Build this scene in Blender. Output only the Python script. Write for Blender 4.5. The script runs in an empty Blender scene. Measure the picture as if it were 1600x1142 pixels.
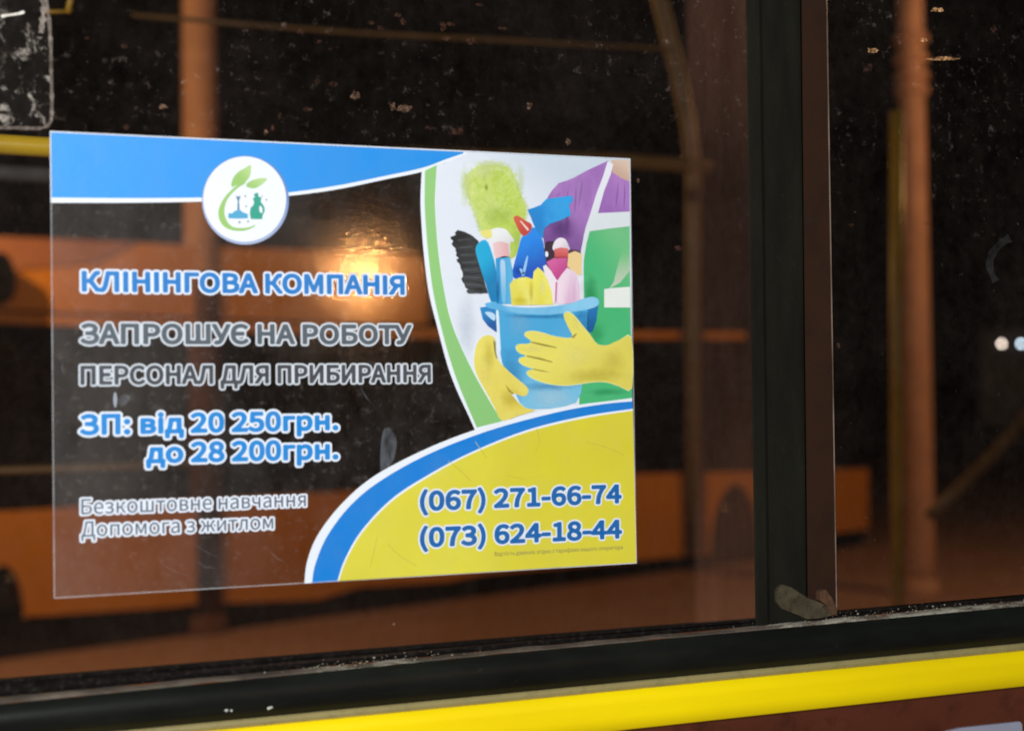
import bpy, math, random
import numpy as np
from mathutils import Vector, Matrix, geometry, noise

random.seed(7)
S = bpy.context.scene
COL = S.collection

# ------------------------------------------------------------------ camera
ZS = 1.357                                   # height of the sticker's lower edge above the pavement
CAM = Vector((-0.0225035, -0.687892, 0.0928847 + ZS))
R3 = Matrix(((0.93984824, 0.00694582, -0.34152166),
             (-0.34130152, -0.02214846, -0.93969288),
             (-0.01409112, 0.99973056, -0.01844558)))
FPX = 2200.0
cam = bpy.data.cameras.new('camera')
cam.sensor_width = 36.0
cam.lens = 36.0 * FPX / 1600.0
cam.clip_start = 0.02
cam.clip_end = 500
cam.dof.use_dof = True
cam.dof.focus_distance = 0.79
cam.dof.aperture_fstop = 6.6
camo = bpy.data.objects.new('camera', cam)
COL.objects.link(camo)
camo.matrix_world = Matrix.Translation(CAM) @ R3.to_4x4()
S.camera = camo

# ------------------------------------------------------------------ world, light, exposure
w = bpy.data.worlds.new('World'); S.world = w; w.use_nodes = True
nt = w.node_tree
sky = nt.nodes.new('ShaderNodeTexSky'); sky.sky_type = 'NISHITA'; sky.sun_disc = False
sky.sun_elevation = math.radians(-6); sky.sun_rotation = math.radians(200)
nt.nodes['Background'].inputs['Strength'].default_value = 0.005
nt.links.new(sky.outputs[0], nt.nodes['Background'].inputs[0])

def lamp(name, kind, loc, color, energy, size=0.1, target=None, spot=None):
    l = bpy.data.lights.new(name, kind); l.color = color; l.energy = energy
    if kind == 'AREA': l.shape = 'DISK'; l.size = size
    else: l.shadow_soft_size = size
    if spot: l.spot_size = math.radians(spot); l.spot_blend = 0.6
    o = bpy.data.objects.new(name, l); COL.objects.link(o); o.location = loc
    if target is not None:
        o.rotation_euler = (Vector(target) - Vector(loc)).to_track_quat('-Z', 'Y').to_euler()
    return o
# white light of the stop, behind and left of the photographer, falling on the bus side
lamp('stop_light', 'AREA', (-0.62, -1.45, 1.85), (0.93, 0.97, 1.0), 39.0, 0.22, (0.25, 0, 1.42))
# sodium street lights over the far pavement
lamp('sodium_light', 'POINT', (-1.0, 6.25, 3.1), (1.0, 0.56, 0.19), 225, 0.03)
lamp('sodium_light', 'POINT', (7.0, 4.6, 3.9), (1.0, 0.53, 0.2), 270, 0.03)
# sodium lamp across the road: its glint shows in the scratched film
lamp('sodium_glint', 'SPOT', (2.04, -7.6, 2.16), (1.0, 0.43, 0.14), 84, 0.05, (0.16, 0, 1.50), 4.6)

S.view_settings.view_transform = 'Standard'
S.view_settings.look = 'None'
S.view_settings.exposure = 0.0
S.view_settings.gamma = 1.0
S.render.engine = 'CYCLES'
S.cycles.transparent_max_bounces = 24
S.cycles.max_bounces = 8
S.cycles.filter_width = 1.9
S.cycles.caustics_reflective = False
S.cycles.caustics_refractive = False
S.cycles.use_denoising = True

# ------------------------------------------------------------------ pixel -> place
def ray(u, v):
    return R3 @ Vector(((u - 800.0) / FPX, -(v - 571.0) / FPX, -1.0))
def at(u, v, y=0.0):
    d = ray(u, v); return CAM + d * ((y - CAM.y) / d.y)
def ground(u, v, z=0.0):
    d = ray(u, v); return CAM + d * ((z - CAM.z) / d.z)

# ------------------------------------------------------------------ objects
def empty(name, loc, label, cat, group=None):
    o = bpy.data.objects.new(name, None); COL.objects.link(o); o.location = loc
    o.empty_display_size = 0.05
    o['label'] = label; o['category'] = cat
    if group: o['group'] = group
    return o
def origin_of(p):
    v = Vector((0, 0, 0))
    while p is not None:
        v = v + p.location; p = p.parent
    return v
def mesh(name, verts, faces, mat, parent=None, label=None, smooth=False):
    """verts in world coordinates; the object is parented and its origin set on its own middle"""
    vs = [Vector(v) for v in verts]
    c = Vector((sum(v.x for v in vs), sum(v.y for v in vs), sum(v.z for v in vs))) / max(1, len(vs))
    m = bpy.data.meshes.new(name)
    m.from_pydata([tuple(v - c) for v in vs], [], faces)
    m.materials.append(mat)
    if smooth:
        for p in m.polygons: p.use_smooth = True
    m.update()
    o = bpy.data.objects.new(name, m); COL.objects.link(o)
    if parent is not None:
        o.parent = parent
    o.location = c - origin_of(parent)
    if label: o['label'] = label
    return o

# ------------------------------------------------------------------ materials
def lin(c):
    return tuple((x / 255 / 12.92) if x / 255 <= 0.04045 else ((x / 255 + 0.055) / 1.055) ** 2.4 for x in c) + (1.0,)
class N:
    def __init__(s, name):
        s.m = bpy.data.materials.new(name); s.m.use_nodes = True
        s.t = s.m.node_tree; s.t.nodes.clear()
        s.out = s.t.nodes.new('ShaderNodeOutputMaterial')
    def n(s, kind, **kw):
        k = s.t.nodes.new('ShaderNode' + kind)
        for a, b in kw.items():
            if a.startswith('_'): setattr(k, a[1:], b)
        return k
    def set(s, sock, v):
        if v is None: return
        if hasattr(v, 'is_output'): s.t.links.new(v, sock)
        else: sock.default_value = v
    def pos(s):
        if not hasattr(s, '_p'):
            s._p = s.n('NewGeometry').outputs['Position']
        return s._p
    def xyz(s):
        if not hasattr(s, '_x'):
            k = s.n('SeparateXYZ'); s.t.links.new(s.pos(), k.inputs[0]); s._x = k
        return s._x.outputs
    def noise(s, scale, detail=3, rough=0.55, stretch=None, dist=0.0, off=(0, 0, 0)):
        mp = s.n('Mapping'); s.t.links.new(s.pos(), mp.inputs[0])
        mp.inputs['Location'].default_value = off
        if stretch: mp.inputs['Scale'].default_value = stretch
        k = s.n('TexNoise'); s.t.links.new(mp.outputs[0], k.inputs['Vector'])
        k.inputs['Scale'].default_value = scale; k.inputs['Detail'].default_value = detail
        k.inputs['Roughness'].default_value = rough; k.inputs['Distortion'].default_value = dist
        return k.outputs['Fac']
    def rng(s, v, a, b, c=0.0, d=1.0, smooth=False):
        k = s.n('MapRange'); k.clamp = True
        if smooth: k.interpolation_type = 'SMOOTHSTEP'
        s.set(k.inputs['Value'], v)
        for i, q in zip(('From Min', 'From Max', 'To Min', 'To Max'), (a, b, c, d)): s.set(k.inputs[i], q)
        return k.outputs['Result']
    def math(s, op, a, b=None, c=None):
        k = s.n('Math'); k.operation = op
        s.set(k.inputs[0], a); s.set(k.inputs[1], b)
        if c is not None: s.set(k.inputs[2], c)
        return k.outputs[0]
    def mixc(s, f, a, b):
        k = s.n('Mix'); k.data_type = 'RGBA'
        s.set(k.inputs[0], f); s.set(k.inputs[6], a); s.set(k.inputs[7], b)
        return k.outputs[2]
    def bump(s, h, strength, dist=0.001, normal=None):
        k = s.n('Bump'); s.set(k.inputs['Height'], h); k.inputs['Strength'].default_value = strength
        k.inputs['Distance'].default_value = dist
        if normal is not None: s.set(k.inputs['Normal'], normal)
        return k.outputs[0]
    def pbsdf(s, color, rough=0.5, metal=0.0, spec=0.5, normal=None, emit=None, estr=0):
        k = s.n('BsdfPrincipled')
        s.set(k.inputs['Base Color'], color); s.set(k.inputs['Roughness'], rough)
        s.set(k.inputs['Metallic'], metal); s.set(k.inputs['Specular IOR Level'], spec)
        if normal is not None: s.set(k.inputs['Normal'], normal)
        if emit is not None:
            s.set(k.inputs['Emission Color'], emit); k.inputs['Emission Strength'].default_value = estr
        return k.outputs[0]
    def mixs(s, f, a, b):
        k = s.n('MixShader'); s.set(k.inputs[0], f); s.t.links.new(a, k.inputs[1]); s.t.links.new(b, k.inputs[2])
        return k.outputs[0]
    def done(s, sh):
        s.t.links.new(sh, s.out.inputs[0]); return s.m

def M_paint(name, c, rough=0.45, spec=0.5, var=0.12, scale=30, metal=0.0, dirt=None, dirt_amt=0.3):
    q = N(name)
    f = q.rng(q.noise(scale, 4), 0.3, 0.7)
    a = lin(c); b = tuple(x * (1 - var) for x in a[:3]) + (1,)
    col = q.mixc(f, a, b)
    if dirt:
        g = q.rng(q.noise(scale * 3.1, 5, 0.65), 0.52, 0.72, 0, dirt_amt)
        col = q.mixc(g, col, lin(dirt))
    return q.done(q.pbsdf(col, q.rng(f, 0, 1, rough * 0.85, rough * 1.15), metal, spec,
                          q.bump(q.noise(scale * 6, 3), 0.12, 0.001)))

PR = 0.92
def M_print(c, c2=None, axis=None, noise_c=None, nscale=120, namt=0.5, stretch=None):
    """printed vinyl: flat ink colour, an optional ink gradient from pixel a to pixel b, and ink mottling"""
    q = N('printed_vinyl')
    a = tuple(x * PR for x in lin(c)[:3]) + (1,)
    col = a
    if c2 is not None:
        b = tuple(x * PR for x in lin(c2)[:3]) + (1,)
        p0, p1 = at(*axis[0]), at(*axis[1]); d = p1 - p0; L2 = d.length_squared
        vs = q.n('VectorMath'); vs.operation = 'SUBTRACT'; q.t.links.new(q.pos(), vs.inputs[0]); vs.inputs[1].default_value = p0
        vd = q.n('VectorMath'); vd.operation = 'DOT_PRODUCT'; q.t.links.new(vs.outputs[0], vd.inputs[0]); vd.inputs[1].default_value = d / L2
        col = q.mixc(q.rng(vd.outputs['Value'], 0, 1, 0, 1, True), a, b)
    if noise_c is not None:
        f = q.rng(q.noise(nscale, 4, 0.6, stretch), 0.38, 0.66, 0, namt)
        col = q.mixc(f, col, tuple(x * PR for x in lin(noise_c)[:3]) + (1,))
    # faint handling marks and grain so the ink is never perfectly even
    g = q.rng(q.noise(55, 5, 0.6), 0.35, 0.75, 0.0, 0.07)
    col = q.mixc(g, col, (0.35, 0.36, 0.36, 1))
    scr = q.noise(900, 2, 0.5)
    wave = q.bump(q.noise(18, 4, 0.55), 0.5, 0.0012)
    return q.done(q.pbsdf(col, 0.38, 0, 0.32, q.bump(scr, 0.25, 0.0002, wave)))

# ------------------------------------------------------------------ drawing helpers for the sticker
ST = empty('advertising_sticker', (0, 0, ZS), 'rectangular cleaning company job sticker with clear left part stuck on the dark bus window', 'sticker')
LAYER = -0.00055
def Y(k): return LAYER - 0.00004 * k
def catmull(pts, n=6, closed=True):
    out = []; L = len(pts)
    rngi = range(L) if closed else range(L - 1)
    for i in rngi:
        if closed: p = [pts[(i + j - 1) % L] for j in range(4)]
        else: p = [pts[min(max(i + j - 1, 0), L - 1)] for j in range(4)]
        for s in range(n):
            t = s / n
            out.append(tuple(0.5 * ((2 * p[1][a]) + (-p[0][a] + p[2][a]) * t + (2 * p[0][a] - 5 * p[1][a] + 4 * p[2][a] - p[3][a]) * t * t
                       + (-p[0][a] + 3 * p[1][a] - 3 * p[2][a] + p[3][a]) * t ** 3) for a in (0, 1)))
    if not closed: out.append(pts[-1])
    return out
def flat(name, pts, mat, k, parent, smooth=0, label=None):
    """flat printed shape: outline given as picture points, laid on the sticker plane"""
    if smooth: pts = catmull(pts, smooth)
    vs = [at(u, v, Y(k)) for u, v in pts]
    tri = geometry.tessellate_polygon([[Vector((p.x, p.z, 0)) for p in vs]])
    vv, ff = list(vs), []
    for t in tri:
        a, b, c = (vs[i] for i in t)
        n = (b - a).cross(c - a)
        ff.append(tuple(t) if n.y < 0 else (t[0], t[2], t[1]))
    return mesh(name, vv, ff, mat, parent, label)
def curve_pts(l, n=6): return catmull(l, n, closed=False)
def Z3(l): return [(640 + x / 4.078, 220 + y / 4.078) for x, y in l]
def Z4(l): return [(640 + x / 4.078, 440 + y / 4.078) for x, y in l]
def Z2(l): return [(300 + x / 4.0, 220 + y / 4.0) for x, y in l]

# corners of the sticker
TL, TR, BR, BL = (78, 205), (985, 248), (995, 880), (84, 935)
def edge_pt(a, b, t): return (a[0] + (b[0] - a[0]) * t, a[1] + (b[1] - a[1]) * t)

# clear film ----------------------------------------------------------------
q = N('clear_film')
X = q.xyz()
smudge = q.rng(q.noise(20, 6, 0.68, (1, 1, 0.7)), 0.40, 0.72, 0.0, 0.045)
fine = q.rng(q.noise(210, 4, 0.7), 0.56, 0.74, 0.0, 0.06)
edgeh = q.math('MULTIPLY', q.rng(X['X'], 0.0, 0.11, 0.050, 0.0), q.rng(q.noise(30, 5, .7), .3, .7, .6, 1.3))  # milky lamp reflection at the left end, put in as diffuse haze
haze = q.math('ADD', q.math('ADD', smudge, fine), q.math('ADD', edgeh, 0.001))
spark = q.noise(800, 1, 0.6)
scr = q.n('TexWave'); scr.wave_type = 'BANDS'
mp = q.n('Mapping'); q.t.links.new(q.pos(), mp.inputs[0]); mp.inputs['Rotation'].default_value = (0, 0.7, 0)
q.t.links.new(mp.outputs[0], scr.inputs['Vector']); scr.inputs['Scale'].default_value = 60; scr.inputs['Distortion'].default_value = 30; scr.inputs['Detail'].default_value = 4
nrm = q.bump(spark, 1.0, 0.000022, q.bump(scr.outputs['Fac'], 0.12, 0.00003))
gl = q.n('BsdfGlossy'); gl.inputs['Roughness'].default_value = 0.075; gl.inputs['Color'].default_value = (1, 1, 1, 1); q.t.links.new(nrm, gl.inputs['Normal'])
tr = q.n('BsdfTransparent'); tr.inputs['Color'].default_value = (0.92, 0.91, 0.89, 1)
df = q.n('BsdfDiffuse'); df.inputs['Color'].default_value = (0.70, 0.62, 0.56, 1)
s1 = q.mixs(haze, tr.outputs[0], df.outputs[0])
M_film = q.done(q.mixs(0.045, s1, gl.outputs[0]))
vs = [at(*p, LAYER) for p in (TL, TR, BR, BL)]
NB = 0.0003
film = mesh('clear_film', vs, [(3, 2, 1, 0)], M_film, ST, 'clear film with fine scratches')
# white cut edge of the film all round
q = N('film_edge'); tr = q.n('BsdfTransparent'); df = q.n('BsdfDiffuse'); df.inputs['Color'].default_value = (0.8, 0.8, 0.82, 1)
M_fedge = q.done(q.mixs(q.rng(q.noise(60, 4), 0.3, 0.7, 0.18, 0.38), tr.outputs[0], df.outputs[0]))
def inset(p, dx, dy): return (p[0] + dx, p[1] + dy)
oc = [TL, TR, BR, BL]; ic = [inset(TL, 2, 2.2), inset(TR, -2, 2), inset(BR, -2, -1.8), inset(BL, 2, -2)]
vv = [at(*p, Y(15)) for p in oc + ic]
ff = [(0, 4, 5, 1), (1, 5, 6, 2), (2, 6, 7, 3), (3, 7, 4, 0)]
mesh('film_edge', vv, ff, M_fedge, ST)

# printed fields --------------------------------------------------------------
W_ = M_print((238, 243, 250))
hdr_w = [TL, edge_pt(TL, TR, 0.718)] + curve_pts([(729, 241), (700, 253), (660, 268.5), (600, 281), (525, 296.5), (450, 306.5), (380, 312), (310, 315.3), (200, 317), (79, 317)])
flat('header_border', hdr_w, W_, 2, ST)
hdr_b = [(79.5, 207), edge_pt(inset(TL, 0, 2), inset(TR, 0, 2), 0.712)] + curve_pts([(724, 240), (700, 248), (660, 262.5), (600, 275.5), (525, 290.5), (450, 301), (380, 306), (310, 309), (200, 309.8), (80.5, 309)])
flat('blue_header', hdr_b, M_print((36, 146, 228), (58, 156, 238), ((600, 250), (100, 250))), 3, ST)  # lighter left end: fall of the light put into the ink

gout = curve_pts([(659, 267.5), (657.3, 300), (657.5, 332), (662, 395), (670, 457), (684, 514), (699, 570), (713.5, 609), (733, 651), (742, 671.5)])
gl_ = curve_pts([(664, 267), (663.5, 300), (664, 332), (669, 395), (677, 457), (690, 514), (705, 567.5), (721, 612), (745, 668)])
gr_ = curve_pts([(684, 258), (681.5, 300), (681.5, 332), (686.5, 395), (696, 457), (707.5, 506), (731.5, 562.6), (758, 612), (786, 658)])
pic = gl_[:]  # print sits under the green band, its left edge hidden by it
topw = [(700, 253), (729, 241), edge_pt(TL, TR, 0.718), TR]
arc_top = [(987.7, 622.7), (907, 632), (821, 649), (742, 671.5), (666, 701), (587, 742), (535.6, 785), (498, 833), (480.6, 874), (475.5, 910.7)]
arc_b1 = [(988.2, 627), (941, 631.5), (872.5, 643.5), (769, 671), (673, 707.7), (597.5, 749), (549, 788), (511.6, 836.6), (492.7, 881), (487.5, 910.2)]
arc_b2 = [(988.8, 638.5), (907, 651), (821, 672.5), (735, 707), (666, 743.5), (611, 780), (565, 828.5), (539, 873), (527, 908)]
arc_y = [(988.9, 641.5), (907, 654.5), (821, 676), (735, 710), (667, 746.5), (612.5, 783), (567.5, 830), (541.5, 874), (529.5, 907.8)]
PIC = flat('picture_print', gr_ + [(786, 658), (742, 671.5)][:1] + curve_pts([(821, 649), (907, 632), (987.7, 622.7)]) + [TR] + topw[::-1][1:],
           M_print((228, 233, 241), (205, 217, 228), ((800, 330), (860, 245))), 2, ST, label='printed picture of a blue bucket of cleaning supplies')
flat('green_border', gout + [(786, 659)] + gr_[::-1], W_, 3, ST)
flat('green_band', gl_ + [(786, 657.5)] + [(x - 1.5, y) for x, y in gr_[::-1]], M_print((150, 205, 125), (140, 200, 120), ((670, 300), (750, 650))), 4, ST)

# yellow field with blue and white arcs
ytail = [BR, edge_pt(BR, BL, 0.5), (475.5, 911.4)]
flat('arc_border', curve_pts(arc_top)[::-1] + [(987.7, 622.7), BR, (475.5, 911.2)], W_, 13, ST)
flat('blue_arc', curve_pts(arc_b1)[::-1] + [inset(BR, 0, 0), (487.5, 910.6)], M_print((10, 128, 214)), 14, ST)
flat('arc_inner_line', curve_pts(arc_b2)[::-1] + [BR, (527, 908.2)], W_, 15, ST)
flat('yellow_field', curve_pts(arc_y)[::-1] + [inset(BR, -1, -1.5), (529.5, 906.8)], M_print((224, 212, 58), (230, 221, 76), ((900, 700), (600, 880)), (214, 200, 46), 16, 0.5), 16, ST)

# the picture ------------------------------------------------------------------
def pp(name, pts, mat, k, smooth=4, label=None): return flat(name, pts, mat, k, PIC, smooth, label)
pp('purple_shirt', Z3([(862, 420), (880, 360), (905, 320), (950, 270), (1000, 255), (1050, 235), (1130, 190), (1265, 128), (1270, 150), (1230, 260), (1180, 400), (1150, 480), (1110, 600), (1095, 720), (1000, 760), (870, 770), (850, 600)]),
   M_print((176, 128, 196), (112, 72, 138), (Z3([(1080, 380)])[0], Z3([(900, 620)])[0]), (150, 98, 172), 90, 0.6, (1, 1, .35)), 3, 0)
pp('purple_shirt', Z3([(1280, 185), (1330, 215), (1402, 245), (1403, 465), (1190, 475), (1235, 330)]), M_print((172, 120, 192), (150, 98, 176), (Z3([(1390, 250)])[0], Z3([(1220, 460)])[0]), (190, 140, 205), 90, .5, (1, 1, .3)), 3, 0)
pp('neck', Z3([(1285, 122), (1403, 124), (1403, 262), (1350, 240), (1290, 200)]), M_print((222, 196, 176), (205, 170, 150), (Z3([(1380, 130)])[0], Z3([(1330, 230)])[0])), 4, 0)
pp('apron', Z3([(1140, 560), (1402, 530), (1403, 700), (1408, 1062), (1414, 1400), (1419, 1637), (1250, 1660), (1080, 1690), (1085, 1500), (1120, 1300), (1110, 900), (1108, 760), (1125, 650)]),
   M_print((66, 184, 116), (120, 196, 134), (Z3([(1150, 800)])[0], Z3([(1400, 640)])[0]), (84, 190, 130), 40, .5), 4, 0, 'green apron')
pp('apron_fold', Z3([(1300, 900), (1330, 780), (1375, 620), (1402, 590), (1403, 830), (1340, 905), (1270, 945)]), M_print((112, 196, 130), (190, 208, 180), (Z3([(1330, 700)])[0], Z3([(1380, 900)])[0])), 5, 0)
pp('apron_strap', Z3([(1262, 132), (1298, 150), (1280, 220), (1240, 320), (1200, 462), (1402, 452), (1402, 545), (1270, 560), (1148, 577), (1127, 655), (1110, 760), (1108, 850), (1090, 860), (1092, 700), (1120, 560), (1150, 470), (1190, 340), (1232, 230)]), M_print((236, 236, 244), (222, 228, 230), ((930, 270), (960, 350))), 6, 0)
pp('pocket_edge', Z3([(1240, 945), (1300, 938), (1404, 930), (1406, 1062), (1240, 1062)]), M_print((236, 240, 232)), 6, 0)
pp('shadow', Z3([(862, 660), (900, 640), (940, 650), (1010, 690), (1090, 710), (1090, 840), (900, 830), (860, 790)]), M_print((72, 44, 70), (52, 34, 52), (Z3([(1000, 660)])[0], Z3([(880, 740)])[0])), 4, 3)
pp('glint', Z3([(868, 705), (882, 712), (882, 735), (870, 740), (864, 722)]), W_, 6, 3)
# feather duster: base shape and loose strands
dm = M_print((196, 217, 100), (214, 226, 132), (Z3([(600, 300)])[0], Z3([(360, 300)])[0]), (170, 198, 70), 260, .65)
dust = Z3([(352, 240), (400, 185), (480, 152), (580, 152), (640, 185), (678, 250), (705, 330), (738, 420), (735, 520), (705, 600), (690, 700), (655, 750), (600, 740), (560, 640), (480, 600), (445, 550), (415, 460), (380, 380), (355, 300)])
DU = pp('duster', dust, dm, 5, 4, 'fluffy lime green duster')
ds = catmull(dust, 14); cx = sum(p[0] for p in ds) / len(ds); cy = sum(p[1] for p in ds) / len(ds)
rr = random.Random(3)
for part, (cc, cc2) in enumerate((((210, 225, 145), (198, 216, 112)), ((208, 224, 132), (200, 219, 116)))):
    V, Fc = [], []
    for i in range(620):
        p = ds[rr.randrange(len(ds))]; a = math.atan2(p[1] - cy, p[0] - cx) + rr.uniform(-.8, .8)
        if p[1] > 365 and p[0] > 745: continue
        s = rr.uniform(.82, 1.03) if part == 0 else rr.uniform(.0, .98)
        bx, by = cx + (p[0] - cx) * s, cy + (p[1] - cy) * s
        L = rr.uniform(3, 8); wd = rr.uniform(.5, 1.1)
        ex, ey = bx + math.cos(a) * L, by + math.sin(a) * L
        nx, ny = -math.sin(a) * wd, math.cos(a) * wd
        b = len(V); kk = 6 + part + (i % 7) * .1
        V += [at(bx + nx, by + ny, Y(kk)), at(bx - nx, by - ny, Y(kk)), at(ex, ey, Y(kk))]; Fc.append((b, b + 1, b + 2))
    o = mesh('duster_strands', V, Fc, M_print(cc, cc2, ((720, 300), (800, 400))), PIC); o['kind'] = 'stuff'
# black brush with bristle teeth
br = [(440, 640), (432, 700), (460, 820), (478, 900), (500, 972), (375, 975)]
left = [(375, 975), (340, 900), (312, 780), (290, 700), (262, 625), (320, 565)]
jag = []
for i in range(len(left) - 1):
    a, b = left[i], left[i + 1]
    nseg = 7
    for s in range(nseg):
        t = s / nseg; o = rr.uniform(-16, 14) if s else 0
        jag.append((a[0] + (b[0] - a[0]) * t + o, a[1] + (b[1] - a[1]) * t + rr.uniform(-5, 5)))
pp('brush', Z3([(330, 575), (350, 580), (400, 605)] + br + jag[1:]), M_print((46, 50, 53), (66, 72, 75), (Z3([(300, 700)])[0], Z3([(470, 800)])[0]), (30, 33, 36), 300, .6, (1, 1, 3)), 8, 0, 'black bristle brush')
pp('brush_handle', Z3([(420, 690), (440, 650), (475, 632), (500, 650), (520, 700), (545, 790), (560, 900), (575, 1035), (520, 1025), (490, 930), (460, 840), (432, 750)]), M_print((34, 172, 216), (14, 128, 184), (Z3([(440, 760)])[0], Z3([(550, 900)])[0])), 9)
pp('spray_head', Z3([(505, 575), (560, 555), (612, 565), (642, 600), (668, 640), (640, 652), (637, 735), (545, 742), (528, 660), (500, 610)]), M_print((240, 240, 240), (218, 216, 214), (Z3([(560, 580)])[0], Z3([(620, 700)])[0])), 9, 3)
pp('spray_head_tip', Z3([(452, 578), (515, 568), (525, 612), (500, 622), (470, 612)]), M_print((238, 228, 130)), 10, 3)
pp('bottle_neck', Z3([(530, 655), (575, 640), (628, 655), (637, 742), (548, 748)]), M_print((238, 200, 200), (228, 176, 178), (Z3([(540, 690)])[0], Z3([(630, 690)])[0])), 10, 0)
pp('spray_bottle', Z3([(548, 752), (600, 735), (640, 740), (658, 840), (660, 1040), (570, 1040), (556, 900)]), M_print((50, 154, 212), (92, 180, 224), (Z3([(560, 850)])[0], Z3([(640, 850)])[0])), 10, 0)
pp('bottle_highlight', Z3([(578, 770), (600, 760), (610, 800), (612, 1020), (590, 1020), (582, 900)]), M_print((178, 212, 236), (120, 190, 226), (Z3([(600, 780)])[0], Z3([(600, 1000)])[0])), 11, 3)
pp('tall_bottle', Z3([(715, 615), (755, 590), (790, 550), (825, 590), (850, 640), (858, 700), (872, 800), (850, 850), (800, 890), (700, 890), (655, 860), (662, 800), (690, 700)]), M_print((34, 138, 232), (16, 84, 190), (Z3([(690, 640)])[0], Z3([(780, 860)])[0])), 10, 3)
for g in ([(745, 740), (755, 745), (738, 830), (722, 860), (715, 850)], [(700, 820), (712, 815), (735, 850), (722, 858)]):
    pp('bottle_highlight', Z3(g), M_print((150, 200, 245)), 11, 3)
pp('trigger_head', Z3([(750, 440), (795, 425), (835, 410), (870, 372), (940, 362), (1036, 350), (1042, 380), (1016, 412), (1028, 475), (960, 508), (895, 530), (858, 560), (850, 625), (815, 585), (790, 535), (772, 488)]), M_print((40, 158, 226), (28, 132, 206), (Z3([(980, 380)])[0], Z3([(820, 560)])[0]), (66, 176, 236), 60, .5), 11, 0, 'light blue trigger spray head')
pp('nozzle', Z3([(662, 492), (690, 478), (740, 510), (778, 535), (770, 575), (730, 607), (700, 580), (680, 540)]), M_print((214, 96, 74), (196, 70, 58), (Z3([(680, 490)])[0], Z3([(750, 590)])[0])), 12, 3)
pp('glint', Z3([(700, 508), (712, 512), (762, 565), (752, 575)]), M_print((245, 215, 205)), 12.5, 0)
pp('cap', Z3([(918, 700), (920, 650), (950, 620), (990, 626), (1014, 670), (1014, 700)]), M_print((240, 232, 236), (216, 200, 208), (Z3([(960, 630)])[0], Z3([(1010, 690)])[0])), 9, 3)
pp('cap_band', Z3([(922, 690), (965, 680), (1012, 688), (1010, 745), (925, 750)]), M_print((222, 112, 110), (205, 80, 84), (Z3([(960, 690)])[0], Z3([(960, 745)])[0])), 10, 0)
pp('sponge', Z3([(1010, 720), (1055, 703), (1098, 722), (1094, 860), (1060, 850), (1005, 800)]), M_print((240, 208, 146)), 9, 0)
pp('pink_pouch', Z3([(872, 772), (930, 742), (1002, 738), (1006, 800), (975, 850), (940, 890), (900, 830)]), M_print((216, 96, 160), (196, 72, 140), (Z3([(900, 760)])[0], Z3([(980, 850)])[0])), 10, 0)
pp('pink_bottle', Z3([(940, 895), (970, 850), (1005, 808), (1060, 840), (1086, 920), (1090, 1020), (1000, 1040), (925, 1040)]), M_print((240, 214, 228), (216, 172, 204), (Z3([(960, 900)])[0], Z3([(1070, 960)])[0]), (246, 228, 238), 120, .6, (1, 1, .2)), 11, 0)
pp('pink_bottle', Z3([(850, 800), (870, 790), (905, 835), (938, 895), (930, 1035), (900, 1035), (880, 930)]), M_print((244, 232, 236)), 11, 0)
pp('glint', Z3([(930, 900), (942, 900), (936, 1025), (926, 1025)]), M_print((206, 120, 170)), 11.5, 0)
for i in range(8):
    y0 = 880 + i * 17
    pp('bristle', Z3([(1084, y0), (1106, y0 + 2), (1106, y0 + 8), (1084, y0 + 9)]), M_print((235, 240, 238)), 11.6, 0)
pp('yellow_cloth', Z3([(638, 915), (660, 888), (700, 872), (745, 868), (785, 882), (790, 835), (818, 806), (850, 832), (880, 890), (905, 960), (915, 1045), (650, 1048)]), M_print((240, 232, 92), (226, 212, 66), (Z3([(800, 840)])[0], Z3([(680, 1020)])[0]), (248, 242, 150), 150, .6, (1, 1, .25)), 11.8, 0)
pp('bucket_handle', Z4([(448, 165), (500, 158), (555, 180), (555, 325), (500, 285), (466, 240)]), M_print((40, 138, 200), (14, 90, 160), (Z4([(470, 180)])[0], Z4([(520, 290)])[0])), 8, 0)
pp('glint', Z4([(480, 195), (520, 195), (546, 215), (540, 250), (505, 225)]), M_print((190, 222, 242)), 8.6, 3)
pp('bucket_handle', Z4([(1120, 180), (1203, 145), (1190, 250), (1165, 320), (1120, 330)]), M_print((24, 116, 178), (14, 92, 150), (Z4([(1180, 180)])[0], Z4([(1150, 300)])[0])), 8, 0)
pp('bucket', Z4([(545, 165), (700, 190), (900, 195), (1135, 170), (1128, 330), (1110, 500), (1100, 640), (1092, 710), (1060, 770), (980, 795), (900, 808), (800, 812), (740, 808), (700, 770), (640, 640), (590, 520), (568, 400), (552, 260)]),
   M_print((66, 166, 216), (132, 200, 228), (Z4([(700, 400)])[0], Z4([(900, 780)])[0]), (84, 178, 222), 22, .6), 9, 0, 'light blue bucket')
pp('bucket_highlight', Z4([(552, 190), (566, 190), (575, 330), (580, 440), (566, 420), (556, 300)]), M_print((225, 240, 248)), 9.5, 3)
pp('bucket_rim', Z4([(480, 140), (540, 128), (560, 138), (640, 158), (800, 166), (1000, 145), (1120, 105), (1175, 98), (1205, 118), (1196, 156), (1100, 184), (900, 208), (700, 203), (560, 180), (500, 166)]), M_print((104, 188, 230), (140, 206, 238), (Z4([(600, 180)])[0], Z4([(620, 150)])[0]), (64, 160, 214), 40, .5), 12, 3)
gm = M_print((236, 222, 104), (224, 204, 80), (Z4([(450, 420)])[0], Z4([(640, 760)])[0]), (244, 234, 132), 30, .6)
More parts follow.
